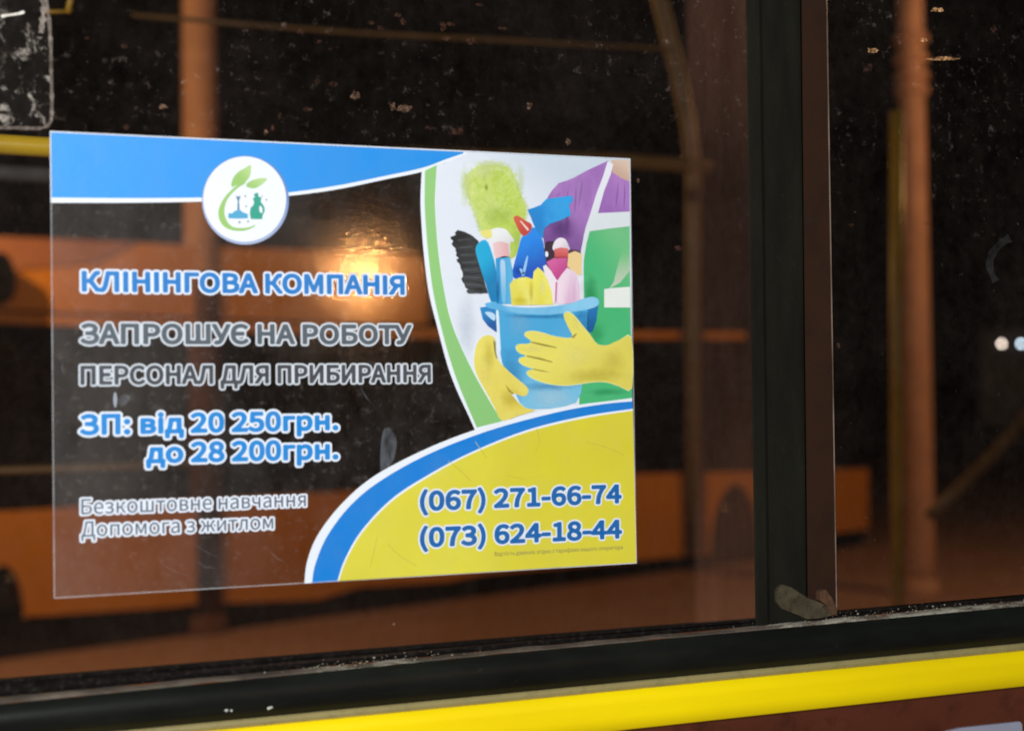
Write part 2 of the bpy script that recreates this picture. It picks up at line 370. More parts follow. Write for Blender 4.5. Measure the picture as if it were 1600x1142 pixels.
pp('rubber_glove', Z4([(432, 392), (460, 355), (500, 340), (540, 358), (545, 400), (548, 460), (565, 500), (620, 560), (690, 622), (745, 668), (757, 700), (736, 730), (695, 722), (650, 705), (632, 690), (660, 730), (700, 775), (745, 806), (800, 820), (700, 852), (590, 885), (540, 800), (480, 690), (440, 620), (412, 540), (415, 450)]), gm, 12, 3, 'yellow rubber glove behind the bucket')
pp('glove_crease', Z4([(612, 655), (640, 690), (665, 712), (655, 716), (630, 698)]), M_print((160, 140, 40)), 12.6, 0)
pp('glove_crease', Z4([(532, 372), (548, 385), (550, 450), (560, 490), (552, 488), (538, 440)]), M_print((150, 140, 60)), 12.6, 0)
GL = [(982, 222), (992, 202), (1012, 196), (1050, 220), (1100, 280), (1150, 340), (1195, 398), (1260, 405), (1330, 375), (1415, 362), (1418, 672), (1330, 662), (1250, 638), (1150, 640), (1000, 660), (870, 645), (785, 614), (752, 588), (754, 566), (792, 556), (735, 536), (702, 512), (704, 486), (745, 472), (702, 455), (680, 425), (694, 400), (762, 396), (775, 378), (738, 350), (740, 326), (775, 316), (840, 324), (930, 350), (1035, 356), (1005, 280)]
pp('glove_rim', Z4([(x + (x - 1050) * .012, y + (y - 440) * .022) if x < 1380 else (x, y + (-6 if y < 500 else 4)) for x, y in GL]), M_print((226, 238, 176)), 12.4, 3)
pp('rubber_glove', Z4(GL), M_print((238, 226, 106), (222, 208, 88), (Z4([(1000, 380)])[0], Z4([(1150, 640)])[0]), (230, 216, 96), 34, .6), 12.8, 3, 'yellow rubber glove spread over the bucket')
for g in ([(770, 380), (860, 398), (938, 418), (936, 424), (850, 410), (775, 390)], [(745, 470), (830, 484), (910, 510), (908, 516), (820, 496), (745, 478)], [(785, 553), (850, 566), (900, 580), (850, 574), (785, 560)], [(1030, 352), (1060, 330), (1066, 334), (1045, 362)]):
    pp('glove_crease', Z4(g), M_print((158, 146, 60)), 12.95, 0)

# soft printed tones inside the picture: ink whose density fades from a centre
def tone(pts, c, centre, rx, ry, amt, k, smooth=3, name='printed_tone', parent=None):
    q = N('soft_ink'); X = q.xyz()
    p = at(*centre); ax = abs(at(centre[0] + rx, centre[1]).x - p.x); az = abs(at(centre[0], centre[1] + ry).z - p.z)
    dx = q.math('DIVIDE', q.math('SUBTRACT', X['X'], p.x), ax); dz = q.math('DIVIDE', q.math('SUBTRACT', X['Z'], p.z), az)
    r = q.math('SQRT', q.math('ADD', q.math('MULTIPLY', dx, dx), q.math('MULTIPLY', dz, dz)))
    r = q.math('ADD', r, q.rng(q.noise(160, 4, .6), .3, .7, -.12, .12))
    a = q.rng(r, 0.0, 1.0, amt * 0.6, 0.0, True)
    tr = q.n('BsdfTransparent')
    m = q.done(q.mixs(a, tr.outputs[0], q.pbsdf(tuple(x * PR for x in lin(c)[:3]) + (1,), .4, 0, .3)))
    return flat(name, pts, m, k, parent or PIC, smooth)
def el4(c, rx, ry): return ell(c[0], c[1], rx, ry, 40)
def ell(cx, cy, rx, ry, n=64): return [(cx + rx * math.cos(2 * math.pi * i / n), cy + ry * math.sin(2 * math.pi * i / n)) for i in range(n)]
def blob(c, centre, rx, ry, amt, k): return tone(el4(centre, rx, ry), c, centre, rx, ry, amt, k, 0)
for i in range(16):
    t = i / 15.0
    x0_, y0_ = 300 + 70 * t, 610 + 350 * t
    flat('bristle', Z3([(x0_, y0_), (x0_ + 90 + 20 * (i % 3), y0_ + 12 - 26 * (1 - t)), (x0_ + 88, y0_ + 17 - 26 * (1 - t)), (x0_ + 2, y0_ + 5)]), M_print((88, 94, 98) if i % 2 else (24, 26, 28)), 8.2, PIC)
for (xa, ya, xb, yb) in ((1010, 300, 985, 520), (1060, 290, 1050, 470), (1100, 250, 1075, 420), (1330, 260, 1310, 440), (1370, 270, 1365, 440), (960, 330, 930, 360)):
    flat('shirt_fold', Z3([(xa, ya), ((xa + xb) / 2 + 7, (ya + yb) / 2), (xb, yb), ((xa + xb) / 2 - 2, (ya + yb) / 2)]), M_print((138, 92, 164)), 3.8, PIC, 3)
BK = Z4([(570, 215), (700, 212), (900, 216), (1128, 190), (1124, 330), (1106, 500), (1096, 640), (1060, 760), (980, 785), (900, 800), (800, 804), (740, 800), (704, 764), (640, 630), (590, 510), (572, 400)])
zz = lambda x, y: Z4([(x, y)])[0]
tone(BK, (20, 116, 178), zz(1130, 380), 34, 90, .75, 9.6)                 # shaded right flank
tone(BK, (34, 130, 190), zz(640, 620), 30, 60, .6, 9.62)                  # lower left flank
tone(BK, (196, 230, 240), zz(890, 740), 46, 30, .75, 9.64)                # pale foot of the bucket
tone(BK, (150, 208, 236), zz(700, 260), 26, 36, .55, 9.66)
tone(BK, (22, 110, 170), zz(850, 218), 74, 7, .8, 9.68)                   # under the rim
tone(BK, (30, 120, 180), zz(880, 668), 60, 9, .55, 9.7)                   # under the glove
LGp = Z4([(432, 392), (460, 360), (500, 348), (536, 362), (545, 460), (565, 500), (620, 560), (690, 622), (745, 668), (750, 700), (736, 725), (695, 715), (632, 690), (660, 730), (700, 775), (740, 806), (590, 880), (540, 800), (480, 690), (440, 620), (418, 540), (420, 450)])
tone(LGp, (206, 188, 70), zz(500, 470), 12, 34, .55, 12.3)
tone(LGp, (250, 240, 140), zz(470, 560), 14, 40, .6, 12.32)
tone(LGp, (206, 188, 72), zz(650, 745), 22, 18, .6, 12.34)
GLp = Z4([(x + (1050 - x) * .02, y + (440 - y) * .03) for x, y in GL])
tone(GLp, (252, 244, 150), zz(1050, 470), 34, 24, .6, 12.86)
tone(GLp, (214, 198, 78), zz(1180, 600), 60, 16, .6, 12.87)
tone(GLp, (216, 200, 80), zz(1290, 520), 26, 30, .45, 12.88)
tone(GLp, (250, 242, 150), zz(840, 340), 26, 7, .6, 12.89)
tone(GLp, (250, 242, 150), zz(790, 430), 26, 7, .6, 12.9)
tone(GLp, (250, 242, 150), zz(1060, 260), 10, 22, .6, 12.91)
z3 = lambda x, y: Z3([(x, y)])[0]
blob((172, 202, 84), z3(690, 640), 18, 34, .5, 8.2)
blob((235, 240, 180), z3(470, 200), 26, 16, .65, 8.2)
blob((180, 206, 92), z3(560, 480), 30, 22, .5, 8.2)
blob((120, 150, 60), z3(485, 300), 4, 7, .8, 8.3)
blob((225, 236, 170), z3(350, 300), 12, 40, .85, 8.4)
blob((228, 236, 180), z3(520, 150), 40, 9, .85, 8.4)
blob((222, 234, 160), z3(700, 260), 9, 34, .7, 8.4)
blob((90, 56, 118), z3(970, 560), 26, 26, .75, 3.5)
blob((198, 150, 214), z3(1080, 330), 22, 34, .6, 3.5)
blob((110, 70, 140), z3(1000, 480), 5, 34, .6, 3.6)
blob((40, 150, 90), z3(1150, 980), 16, 40, .7, 5.5)
blob((46, 160, 100), z3(1180, 1230), 18, 26, .6, 5.5)
blob((40, 150, 96), z3(1250, 1600), 40, 8, .6, 5.5)
blob((205, 215, 226), z3(360, 1180), 20, 60, .6, 2.5)
blob((12, 66, 160), z3(700, 830), 14, 12, .7, 10.5)
blob((60, 160, 246), z3(800, 700), 14, 22, .6, 10.5)
blob((6, 90, 150), z3(560, 960), 4, 30, .7, 11.3)
blob((214, 198, 60), z3(770, 960), 5, 26, .7, 11.9)
blob((248, 244, 170), z3(840, 930), 8, 24, .7, 11.9)
blob((216, 202, 64), z3(700, 1020), 16, 8, .6, 11.9)

# marks on the film
q = N('film_mark'); tr = q.n('BsdfTransparent'); d = q.n('BsdfDiffuse'); d.inputs[0].default_value = (.62, .70, .80, 1)
M_mark = q.done(q.mixs(q.rng(q.noise(160, 4, .6, (1, 1, .4)), .36, .7, .02, .16), tr.outputs[0], d.outputs[0]))
q = N('film_mark'); tr = q.n('BsdfTransparent'); d = q.n('BsdfDiffuse'); d.inputs[0].default_value = (.70, .78, .90, 1)
M_mark2 = q.done(q.mixs(.42, tr.outputs[0], d.outputs[0]))
flat('smudge', [(597, 680), (603, 668), (612, 672), (620, 690), (616, 715), (608, 730), (596, 741), (594, 715)], M_mark, 1, ST, 3)
flat('smudge', [(178, 615), (181, 613), (183, 622), (182, 634), (179, 636), (177, 626)], M_mark2, 1, ST, 3)
flat('smudge', [(184, 622), (196, 616), (204, 622), (196, 632), (188, 634)], M_mark, 1, ST, 3)
for a_, b_, c_, d_ in ((298, 845, 345, 872), (310, 878, 338, 888), (250, 880, 300, 900), (98, 560, 102, 590), (640, 480, 662, 500), (420, 860, 450, 880), (560, 600, 590, 640)):
    dx_, dy_ = c_ - a_, d_ - b_; L_ = math.hypot(dx_, dy_)
    nx_, ny_ = -dy_ / L_ * .7, dx_ / L_ * .7
    flat('film_scratch', [(a_, b_), ((a_ + c_) / 2 + nx_ * 3, (b_ + d_) / 2 + ny_ * 3), (c_, d_), ((a_ + c_) / 2 + nx_ * 5, (b_ + d_) / 2 + ny_ * 5)], M_mark, 1, ST)

for L in ([(742, 690), (752, 704), (760, 716)], [(700, 720), (722, 738), (735, 752)], [(606, 850), (622, 866), (650, 884)], [(590, 836), (585, 856), (578, 886)], [(838, 670), (842, 690), (834, 712)], [(915, 690), (950, 700), (975, 712)], [(790, 742), (820, 748), (850, 742)]):
    c_ = curve_pts(L, 5)
    flat('film_scratch', [(x, y) for x, y in c_] + [(x + .9, y - .5) for x, y in c_[::-1]], M_print((198, 186, 70)), 17, ST)

# badge -----------------------------------------------------------------------
def ell(cx, cy, rx, ry, n=64): return [(cx + rx * math.cos(2 * math.pi * i / n), cy + ry * math.sin(2 * math.pi * i / n)) for i in range(n)]
BD = flat('logo_badge', ell(383.4, 313, 68, 69.5), M_print((96, 132, 196), (172, 184, 214), ((400, 250), (370, 380))), 6, ST, label='round white logo badge with green leaves')
flat('badge_face', ell(382.4, 311.3, 64.8, 66.6), M_print((240, 244, 251)), 7, BD)
LG = M_print((158, 202, 112), (186, 218, 142), ((372, 280), (388, 262)))
flat('leaf', Z2([(366, 152), (369, 190), (357, 232), (325, 262), (285, 275), (249, 290), (247, 262), (262, 225), (292, 193), (332, 170)]), LG, 8, BD, 4)
flat('leaf', Z2([(470, 238), (442, 270), (402, 295), (365, 297), (338, 282), (358, 256), (398, 240), (436, 234)]), LG, 8, BD, 4)
flat('stem', Z2([(340, 262), (300, 268), (262, 294), (215, 340), (182, 390), (165, 440), (170, 490), (195, 532), (240, 557), (290, 565), (340, 560), (385, 540), (396, 526), (350, 542), (300, 546), (255, 538), (225, 512), (206, 470), (203, 430), (215, 380), (245, 335), (292, 292)]), LG, 8.4, BD, 4)
GB = M_print((96, 140, 165)); TB = M_print((84, 170, 208)); TE = M_print((52, 164, 140)); GYp = M_print((128, 140, 140))
flat('mop', Z2([(279, 360), (270, 340), (280, 348), (296, 348), (303, 338), (300, 362), (294, 375), (298, 440), (282, 440), (285, 375)]), GB, 8, BD)
flat('foam', Z2([(226, 485), (228, 452), (250, 455), (268, 438), (300, 432), (318, 448), (348, 458), (350, 484), (300, 488)]), TB, 9, BD)
flat('soap_bottle', Z2([(368, 490), (361, 455), (366, 420), (384, 402), (388, 380), (378, 360), (396, 354), (386, 342), (394, 328), (412, 326), (416, 350), (436, 356), (430, 376), (434, 390), (450, 408), (456, 436), (442, 466), (438, 491)]), TE, 8, BD)
flat('bottle_grip', Z2([(424, 408), (438, 418), (440, 445), (430, 452), (420, 430)]), M_print((240, 244, 251)), 9, BD, 3)
for (x, y, r) in ((333, 347, 10), (338, 410, 9), (297, 510, 12), (350, 505, 10), (465, 370, 9), (438, 346, 7)):
    flat('sparkle', Z2([(x + (r if i % 2 == 0 else r * .42) * math.cos(i * math.pi / 4), y + (r if i % 2 == 0 else r * .42) * math.sin(i * math.pi / 4)) for i in range(8)]), GYp, 8, BD)

# lettering --------------------------------------------------------------------
# outlines of the letters used (1000 units to the em): advance, then one closed outline after another
GLYPHS = {
 ' ': (78, ''),
 '(': (119, '84,-69,103,-60,87,-29,75,4,66,38,61,73,59,109,61,144,66,179,75,213,87,246,103,277,84,286,66,254,52,221,41,186,34,149,32,109,34,69,41,32,52,-3,66,-37'),
 ')': (119, '35,-69,52,-37,67,-3,77,32,84,69,86,109,84,149,77,186,67,221,52,254,35,286,15,277,31,246,44,213,53,179,58,144,60,109,58,73,53,38,44,4,31,-29,15,-60'),
 '-': (122, '16,86,106,86,106,110,16,110'),
 '.': (98, '49,-5,60,-1,69,7,72,20,69,32,60,41,49,44,37,41,29,32,26,20,29,7,37,-1'),
 '0': (195, '97,-5,124,1,146,17,163,43,174,81,177,129,174,177,163,214,146,240,124,256,97,261,70,256,48,240,31,214,21,177,18,129,21,81,31,43,48,17,70,1 97,21,81,25,68,38,57,59,51,89,48,129,51,169,57,199,68,220,81,232,97,236,114,232,127,220,137,199,144,169,146,129,144,89,137,59,127,38,114,25'),
 '1': (195, '31,0,172,0,172,27,120,27,120,257,96,257,81,249,63,243,42,238,42,218,88,218,88,27,31,27'),
 '2': (195, '15,0,177,0,177,28,106,28,64,25,97,59,125,92,146,124,160,155,165,186,161,211,151,232,136,248,115,258,90,261,71,259,55,255,40,247,27,236,14,224,33,206,42,215,51,223,62,230,74,234,86,235,103,233,116,226,126,215,131,201,133,185,129,157,115,127,92,95,59,59,15,19'),
 '3': (195, '92,-5,118,-1,141,8,159,23,171,43,175,69,172,88,164,105,153,118,138,128,120,134,120,136,136,143,148,152,158,165,164,180,166,197,162,219,152,237,136,250,116,258,91,261,74,260,59,256,45,249,32,241,20,231,37,210,53,223,70,232,90,235,113,230,128,216,133,195,131,179,124,165,110,155,90,148,62,146,62,121,93,119,116,112,131,101,140,87,142,70,140,53,133,40,122,30,107,24,90,22,74,24,59,28,47,34,36,42,27,51,10,31,21,20,35,10,51,3,70,-3'),
 '4': (195, '119,0,149,0,149,71,183,71,183,96,149,96,149,257,114,257,7,92,7,71,119,71 119,96,40,96,99,184,119,222,121,222,119,175'),
 '5': (195, '92,-5,117,-1,140,10,159,28,171,53,176,83,172,114,161,137,144,153,123,162,98,165,84,164,72,161,60,155,67,229,163,229,163,257,39,257,30,137,47,126,61,134,75,139,90,141,108,139,123,131,134,119,141,103,143,83,140,62,133,45,121,33,106,25,89,22,72,24,58,28,45,34,35,42,26,50,9,29,21,19,34,10,50,2,69,-3'),
 '6': (195, '105,-5,128,-1,149,10,165,28,175,51,179,79,176,108,167,130,152,146,132,156,108,159,96,158,83,154,71,148,60,139,50,129,54,170,63,200,78,220,95,232,116,235,131,233,145,226,157,215,175,235,165,244,155,251,143,256,130,260,114,261,86,256,60,241,39,215,25,176,20,123,24,77,36,41,54,16,78,1 50,103,61,115,72,125,82,131,93,134,103,136,119,133,132,126,142,114,147,98,149,79,147,59,141,43,131,31,119,23,105,21,88,24,73,34,62,51,54,74'),
 '7': (195, '69,0,103,0,106,56,114,105,127,149,147,193,178,237,178,257,17,257,17,229,142,229,115,188,96,146,82,103,74,55'),
 '8': (195, '98,-5,125,-1,147,8,164,22,174,40,178,62,176,81,170,97,160,110,148,121,135,129,135,131,144,139,154,150,161,163,167,177,169,193,166,215,157,234,142,248,123,257,99,261,76,257,57,249,42,235,32,217,28,195,30,180,35,167,43,155,52,145,63,136,63,135,49,126,36,114,26,100,19,83,16,64,20,41,31,23,49,8,71,-1 116,139,98,147,82,155,69,166,61,179,57,195,63,217,77,232,98,237,113,234,125,228,134,218,140,206,142,191,139,173,130,155 98,19,81,22,66,28,55,38,47,51,44,67,46,81,51,94,58,106,68,116,80,125,101,116,119,106,134,95,144,81,148,63,145,48,139,36,129,27,115,21'),
 ':': (98, '49,137,60,140,69,148,72,161,69,174,60,182,49,186,37,182,29,174,26,161,29,148,37,140 49,-5,60,-1,69,7,72,20,69,32,60,41,49,44,37,41,29,32,26,20,29,7,37,-1'),
 'Є': (224, '161,121,53,121,58,86,68,59,84,40,105,28,130,24,145,25,159,29,171,35,183,43,194,53,211,32,198,19,183,9,167,2,149,-3,129,-5,94,1,64,17,41,44,26,81,21,128,26,175,40,213,63,239,93,256,129,261,147,260,165,255,181,248,194,239,205,230,188,209,178,217,168,224,156,229,143,232,130,233,106,229,85,219,70,202,59,179,54,149,161,149'),
 'І': (103, '35,0,68,0,68,257,35,257'),
 'А': (213, '1,0,34,0,59,78,153,78,177,0,211,0,124,257,88,257 67,104,79,144,105,230,106,230,132,144,145,104'),
 'Б': (227, '35,0,118,0,150,3,175,12,194,27,206,49,210,78,206,105,193,125,173,139,148,146,117,149,68,149,68,229,194,229,194,257,35,257 68,26,68,124,112,124,136,122,155,117,168,108,176,94,179,77,176,58,168,44,155,34,137,28,113,26'),
 'В': (230, '35,0,117,0,149,3,176,12,197,27,210,48,214,75,212,95,205,110,194,122,179,131,162,137,162,138,175,145,186,154,193,166,198,179,200,194,195,218,183,236,165,248,140,254,111,257,35,257 68,148,68,231,107,231,129,230,146,225,158,217,165,206,168,190,166,175,159,164,147,155,129,150,106,148 68,26,68,123,112,123,137,121,157,115,171,106,179,93,182,76,179,58,170,44,156,34,137,28,112,26'),
 'Г': (195, '35,0,68,0,68,229,183,229,183,257,35,257'),
 'Д': (250, '42,0,208,0,208,-74,236,-74,239,8,239,28,211,28,211,257,81,257,58,120,50,84,43,59,35,42,29,32,22,28,10,28,10,8,14,-74,42,-74 58,28,65,39,71,53,77,70,82,90,87,114,106,229,178,229,178,28'),
 'Е': (207, '35,0,187,0,187,28,68,28,68,121,165,121,165,149,68,149,68,229,183,229,183,257,35,257'),
 'З': (217, '109,-5,138,-1,163,8,183,24,196,46,201,73,198,92,191,109,180,121,166,131,150,136,150,138,163,145,174,154,181,166,186,180,188,196,184,218,173,237,156,250,133,258,106,261,88,260,70,256,54,249,40,241,28,230,45,209,55,217,66,224,79,229,92,232,105,233,122,231,136,226,147,218,154,206,156,192,154,176,147,164,134,155,116,150,92,148,71,148,71,123,100,123,124,121,143,115,158,106,166,92,169,75,166,57,158,43,144,32,128,26,109,24,92,25,76,28,62,34,48,43,35,55,17,33,33,19,50,8,68,1,87,-3'),
 'И': (257, '35,0,69,0,164,163,192,215,194,215,193,199,191,183,190,167,190,151,189,135,189,0,222,0,222,257,187,257,92,94,65,42,63,42,64,58,65,74,66,91,67,107,67,123,67,257,35,257'),
 'К': (227, '35,0,68,0,68,122,112,122,191,0,226,0,137,137,172,198,185,219,195,228,205,230,214,229,220,259,206,261,193,260,182,256,171,247,160,234,148,214,112,148,68,148,68,257,35,257'),
 'Л': (247, '22,-5,39,-2,53,7,64,24,74,52,84,92,109,229,179,229,179,0,211,0,211,257,83,257,77,223,72,191,66,159,60,127,54,95,46,65,40,45,33,33,26,28,18,26,7,29,0,-1,7,-3,14,-4'),
 'М': (285, '35,0,64,0,64,142,64,156,64,172,63,188,61,203,60,218,62,218,82,159,131,26,153,26,201,159,222,218,223,218,222,203,221,188,220,172,219,156,219,142,219,0,249,0,249,257,210,257,161,119,143,66,142,66,123,119,74,257,35,257'),
 'Н': (255, '35,0,68,0,68,121,187,121,187,0,220,0,220,257,187,257,187,149,68,149,68,257,35,257'),
 'О': (260, '130,-5,166,1,196,19,219,47,234,84,239,129,234,175,219,211,196,238,166,255,130,261,94,255,63,238,40,211,26,175,20,129,26,84,40,47,63,19,94,1 130,24,104,29,83,42,67,64,57,94,54,129,57,165,67,193,83,215,104,228,130,233,156,228,177,215,193,193,203,165,206,129,203,94,193,64,177,42,156,29'),
 'П': (253, '35,0,68,0,68,229,185,229,185,0,217,0,217,257,35,257'),
 'Р': (222, '35,0,68,0,68,102,110,102,141,105,168,114,187,130,200,152,204,181,200,211,187,232,167,246,141,254,109,257,35,257 68,129,68,230,104,230,129,229,148,224,161,215,170,201,172,181,170,162,162,147,149,137,130,130,106,129'),
 'С': (224, '132,-5,151,-3,168,2,184,9,198,19,211,32,193,53,183,43,172,35,160,29,147,25,133,24,106,29,84,42,68,64,57,93,54,129,57,165,68,193,85,215,107,228,134,233,155,230,172,221,187,209,204,230,195,239,182,248,168,255,152,260,134,261,97,255,66,238,42,211,26,174,20,128,26,82,41,45,65,18,96,1'),
 'Т': (210, '89,0,121,0,121,229,199,229,199,257,11,257,11,229,89,229'),
 'У': (202, '53,-5,71,-2,86,4,98,15,108,29,116,47,201,257,168,257,123,142,105,92,104,92,84,142,36,257,2,257,89,60,84,46,76,34,65,28,51,26,44,26,39,27,35,28,28,-1,35,-3,43,-4'),
 'Ш': (339, '35,0,303,0,303,257,271,257,271,28,185,28,185,257,153,257,153,28,67,28,67,257,35,257'),
 'Я': (228, '117,135,95,137,78,143,65,153,57,167,55,185,57,203,65,215,78,224,95,229,117,230,160,230,160,135 9,0,46,0,113,109,160,109,160,0,192,0,192,257,112,257,83,254,58,247,39,233,27,213,22,185,25,162,33,144,45,129,61,119,81,112'),
 'а': (197, '76,-5,90,-3,103,1,116,7,128,14,139,23,140,23,143,0,169,0,169,117,167,143,159,165,147,181,128,191,103,195,85,194,69,190,54,184,40,177,29,170,41,148,51,154,61,160,73,164,85,167,98,168,114,166,125,159,132,148,136,135,137,120,94,114,61,103,38,90,25,72,21,49,23,31,31,16,43,5,58,-2 85,21,68,24,56,34,51,51,54,65,63,77,79,86,104,94,137,99,137,46,120,32,103,24'),
 'в': (199, '32,0,109,0,133,2,154,8,170,19,180,34,183,54,181,69,176,81,167,90,156,96,144,100,144,101,160,110,171,123,175,142,172,160,163,174,148,183,128,188,105,190,32,190 64,110,64,167,102,167,126,164,140,154,144,139,139,124,125,114,100,110 64,23,64,88,103,88,130,84,146,73,152,56,147,38,131,27,105,23'),
 'г': (161, '32,0,64,0,64,164,151,164,151,190,32,190'),
 'д': (208, '39,0,168,0,168,-67,196,-67,199,6,199,26,172,26,172,190,54,190,44,106,39,74,34,53,29,39,23,31,17,26,8,26,8,6,11,-67,39,-67 51,26,56,35,61,47,65,61,69,79,72,100,79,164,140,164,140,26'),
 'е': (194, '109,-5,124,-4,137,-1,150,3,161,9,172,15,160,36,146,28,130,23,113,21,93,24,76,33,62,47,54,65,50,88,178,88,179,106,176,136,167,161,151,179,130,191,103,195,78,191,55,178,36,157,23,129,18,95,23,60,36,33,55,12,80,0 49,110,54,131,62,147,74,160,88,167,104,169,120,167,133,160,143,148,149,131,151,110'),
 'ж': (266, '5,0,40,0,88,86,119,86,119,0,147,0,147,86,179,86,226,0,261,0,201,99,216,138,225,154,234,162,244,164,250,163,256,193,244,195,233,194,222,190,212,183,203,171,195,154,178,112,147,112,147,190,119,190,119,112,89,112,71,154,63,171,54,183,44,190,33,194,22,195,10,193,16,163,22,164,32,162,41,154,50,138,65,99'),
 'з': (179, '86,-5,110,-2,131,5,148,17,159,33,163,53,161,67,155,79,147,88,136,95,123,99,123,101,140,111,151,126,155,144,151,162,141,177,126,187,107,193,86,195,70,194,56,191,42,187,30,181,19,174,32,153,48,162,64,168,84,169,105,166,119,156,124,140,119,124,103,114,78,110,56,110,56,88,82,88,109,84,125,73,131,55,125,37,108,25,84,21,65,23,46,29,28,40,14,19,28,10,42,3,56,-1,71,-4'),
 'и': (221, '32,0,62,0,134,109,159,150,161,150,160,135,159,120,158,106,158,92,158,79,158,0,189,0,189,190,159,190,87,81,62,41,60,41,63,111,63,190,32,190'),
 'к': (195, '32,0,64,0,64,86,102,86,155,0,189,0,125,100,141,138,150,155,159,162,169,164,175,163,181,193,169,195,158,194,147,191,138,184,129,172,120,154,101,112,64,112,64,190,32,190'),
 'л': (208, '21,-5,37,-2,49,6,59,18,67,36,71,58,84,164,143,164,143,0,175,0,175,190,59,190,44,67,39,44,31,30,19,26,10,28,4,-2,9,-3,15,-4'),
 'м': (248, '32,0,61,0,61,86,57,151,59,151,76,106,113,18,134,18,171,106,189,151,190,151,187,86,187,0,216,0,216,190,179,190,143,101,137,85,131,70,125,55,124,55,106,101,69,190,32,190'),
 'н': (221, '32,0,64,0,64,85,156,85,156,0,188,0,188,190,156,190,156,113,64,113,64,190,32,190'),
 'о': (213, '106,-5,133,0,157,12,176,33,189,60,194,95,189,130,176,158,157,178,133,191,106,195,79,191,55,178,36,158,23,130,18,95,23,60,36,33,55,12,79,0 106,22,88,25,73,35,61,50,54,71,51,95,54,119,61,140,73,155,88,165,106,168,124,165,140,155,151,140,159,119,161,95,159,71,151,50,140,35,124,25'),
 'п': (217, '32,0,64,0,64,164,152,164,152,0,184,0,184,190,32,190'),
 'р': (217, '32,-80,64,-80,64,-16,63,18,81,5,98,-2,116,-5,141,0,164,13,182,34,194,62,199,98,195,131,186,158,171,178,150,191,123,195,110,194,97,190,85,184,73,176,62,168,62,168,58,190,32,190 111,22,97,24,81,30,64,42,64,142,82,156,99,165,115,168,134,165,148,155,158,141,164,121,165,98,163,72,155,51,143,35,128,26'),
 'с': (179, '107,-5,121,-3,134,0,146,5,158,11,169,19,155,41,142,31,127,25,110,22,90,25,74,35,62,50,54,71,51,95,54,119,62,140,75,155,91,165,111,168,125,166,137,160,149,152,165,173,150,184,132,192,110,195,81,191,56,178,36,158,23,130,18,95,23,60,35,33,54,12,79,0'),
 'т': (180, '74,0,106,0,106,164,170,164,170,190,10,190,10,164,74,164'),
 'ф': (287, '128,-80,159,-80,159,-19,158,9,171,2,184,-3,196,-5,219,0,238,13,254,34,264,62,268,98,265,131,257,158,243,178,224,191,199,195,185,193,171,188,158,180,159,209,159,279,128,279,128,209,129,181,117,188,105,193,91,195,68,191,49,178,33,157,22,129,19,95,22,60,31,33,46,12,66,0,91,-5,105,-3,117,3,129,10,128,-19 97,22,81,26,69,35,59,50,53,70,51,95,54,119,60,140,69,155,82,165,96,168,107,167,118,163,129,155,129,36,118,28,108,24 190,22,181,23,170,27,158,35,158,155,170,163,181,167,192,168,208,165,220,155,229,141,234,121,236,98,233,72,227,51,218,35,205,26'),
 'ч': (201, '136,0,168,0,168,190,136,190,136,102,126,100,116,98,105,98,87,100,73,104,63,112,57,123,55,138,55,190,23,190,23,138,27,113,36,94,52,82,72,74,99,72,113,72,124,74,136,76'),
 'ш': (293, '32,0,261,0,261,190,229,190,229,26,162,26,162,190,131,190,131,26,64,26,64,190,32,190'),
 'ь': (192, '32,0,100,0,125,2,146,9,162,21,172,38,176,61,172,83,162,99,146,111,125,118,100,120,64,120,64,190,32,190 64,26,64,95,97,95,123,92,139,80,144,61,139,41,123,29,97,26'),
 'я': (201, '107,98,81,102,65,114,59,133,65,151,81,162,107,166,137,166,137,98 13,0,49,0,101,75,102,75,137,75,137,0,169,0,169,190,102,190,78,188,57,182,41,172,31,156,27,134,29,117,36,104,45,93,57,85,71,79'),
 'і': (97, '32,0,64,0,64,190,32,190 48,229,59,232,67,239,70,251,67,262,59,269,48,271,37,269,30,262,27,251,30,239,37,232'),
}
def glyph_loops(body):
    x = 0; out = []
    for ch in body:
        adv, t = GLYPHS[ch]
        for l in t.split():
            v = [int(a) for a in l.split(',')]
            out.append([((x + v[i]) / 1000, v[i + 1] / 1000) for i in range(0, len(v), 2)])
        x += adv
    return out
def distance_field(segs, xs, zs):
    """signed distance (inside positive) from closed outlines, even-odd"""
    F = np.empty((len(zs), len(xs)))
    A, B = segs[:, 0], segs[:, 1]
    strip = 24
    for i0 in range(0, len(xs), strip):
        xx = xs[i0:i0 + strip]; lo, hi = xx[0] - 3.2, xx[-1] + 3.2
        m = (np.maximum(A[:, 0], B[:, 0]) > lo) & (np.minimum(A[:, 0], B[:, 0]) < hi)
        a, b = A[m], B[m]
        if len(a) == 0:
            F[:, i0:i0 + strip] = -9; continue
        P = np.stack(np.meshgrid(xx, zs), -1).reshape(-1, 1, 2)
        d = b - a; L2 = (d ** 2).sum(1) + 1e-12
        t = np.clip(((P - a) * d).sum(2) / L2, 0, 1)
        D = np.sqrt((((a + t[..., None] * d) - P) ** 2).sum(2)).min(1)
        px, pz = P[:, :, 0], P[:, :, 1]
        cr = ((a[:, 0] > px) != (b[:, 0] > px))
        zc = a[:, 1] + (px - a[:, 0]) / np.where(np.abs(d[:, 0]) < 1e-9, 1e-9, d[:, 0]) * d[:, 1]
        inside = ((cr & (zc > pz)).sum(1) % 2) == 1
        F[:, i0:i0 + strip] = np.where(inside, D, -D).reshape(len(zs), len(xx))
    return F
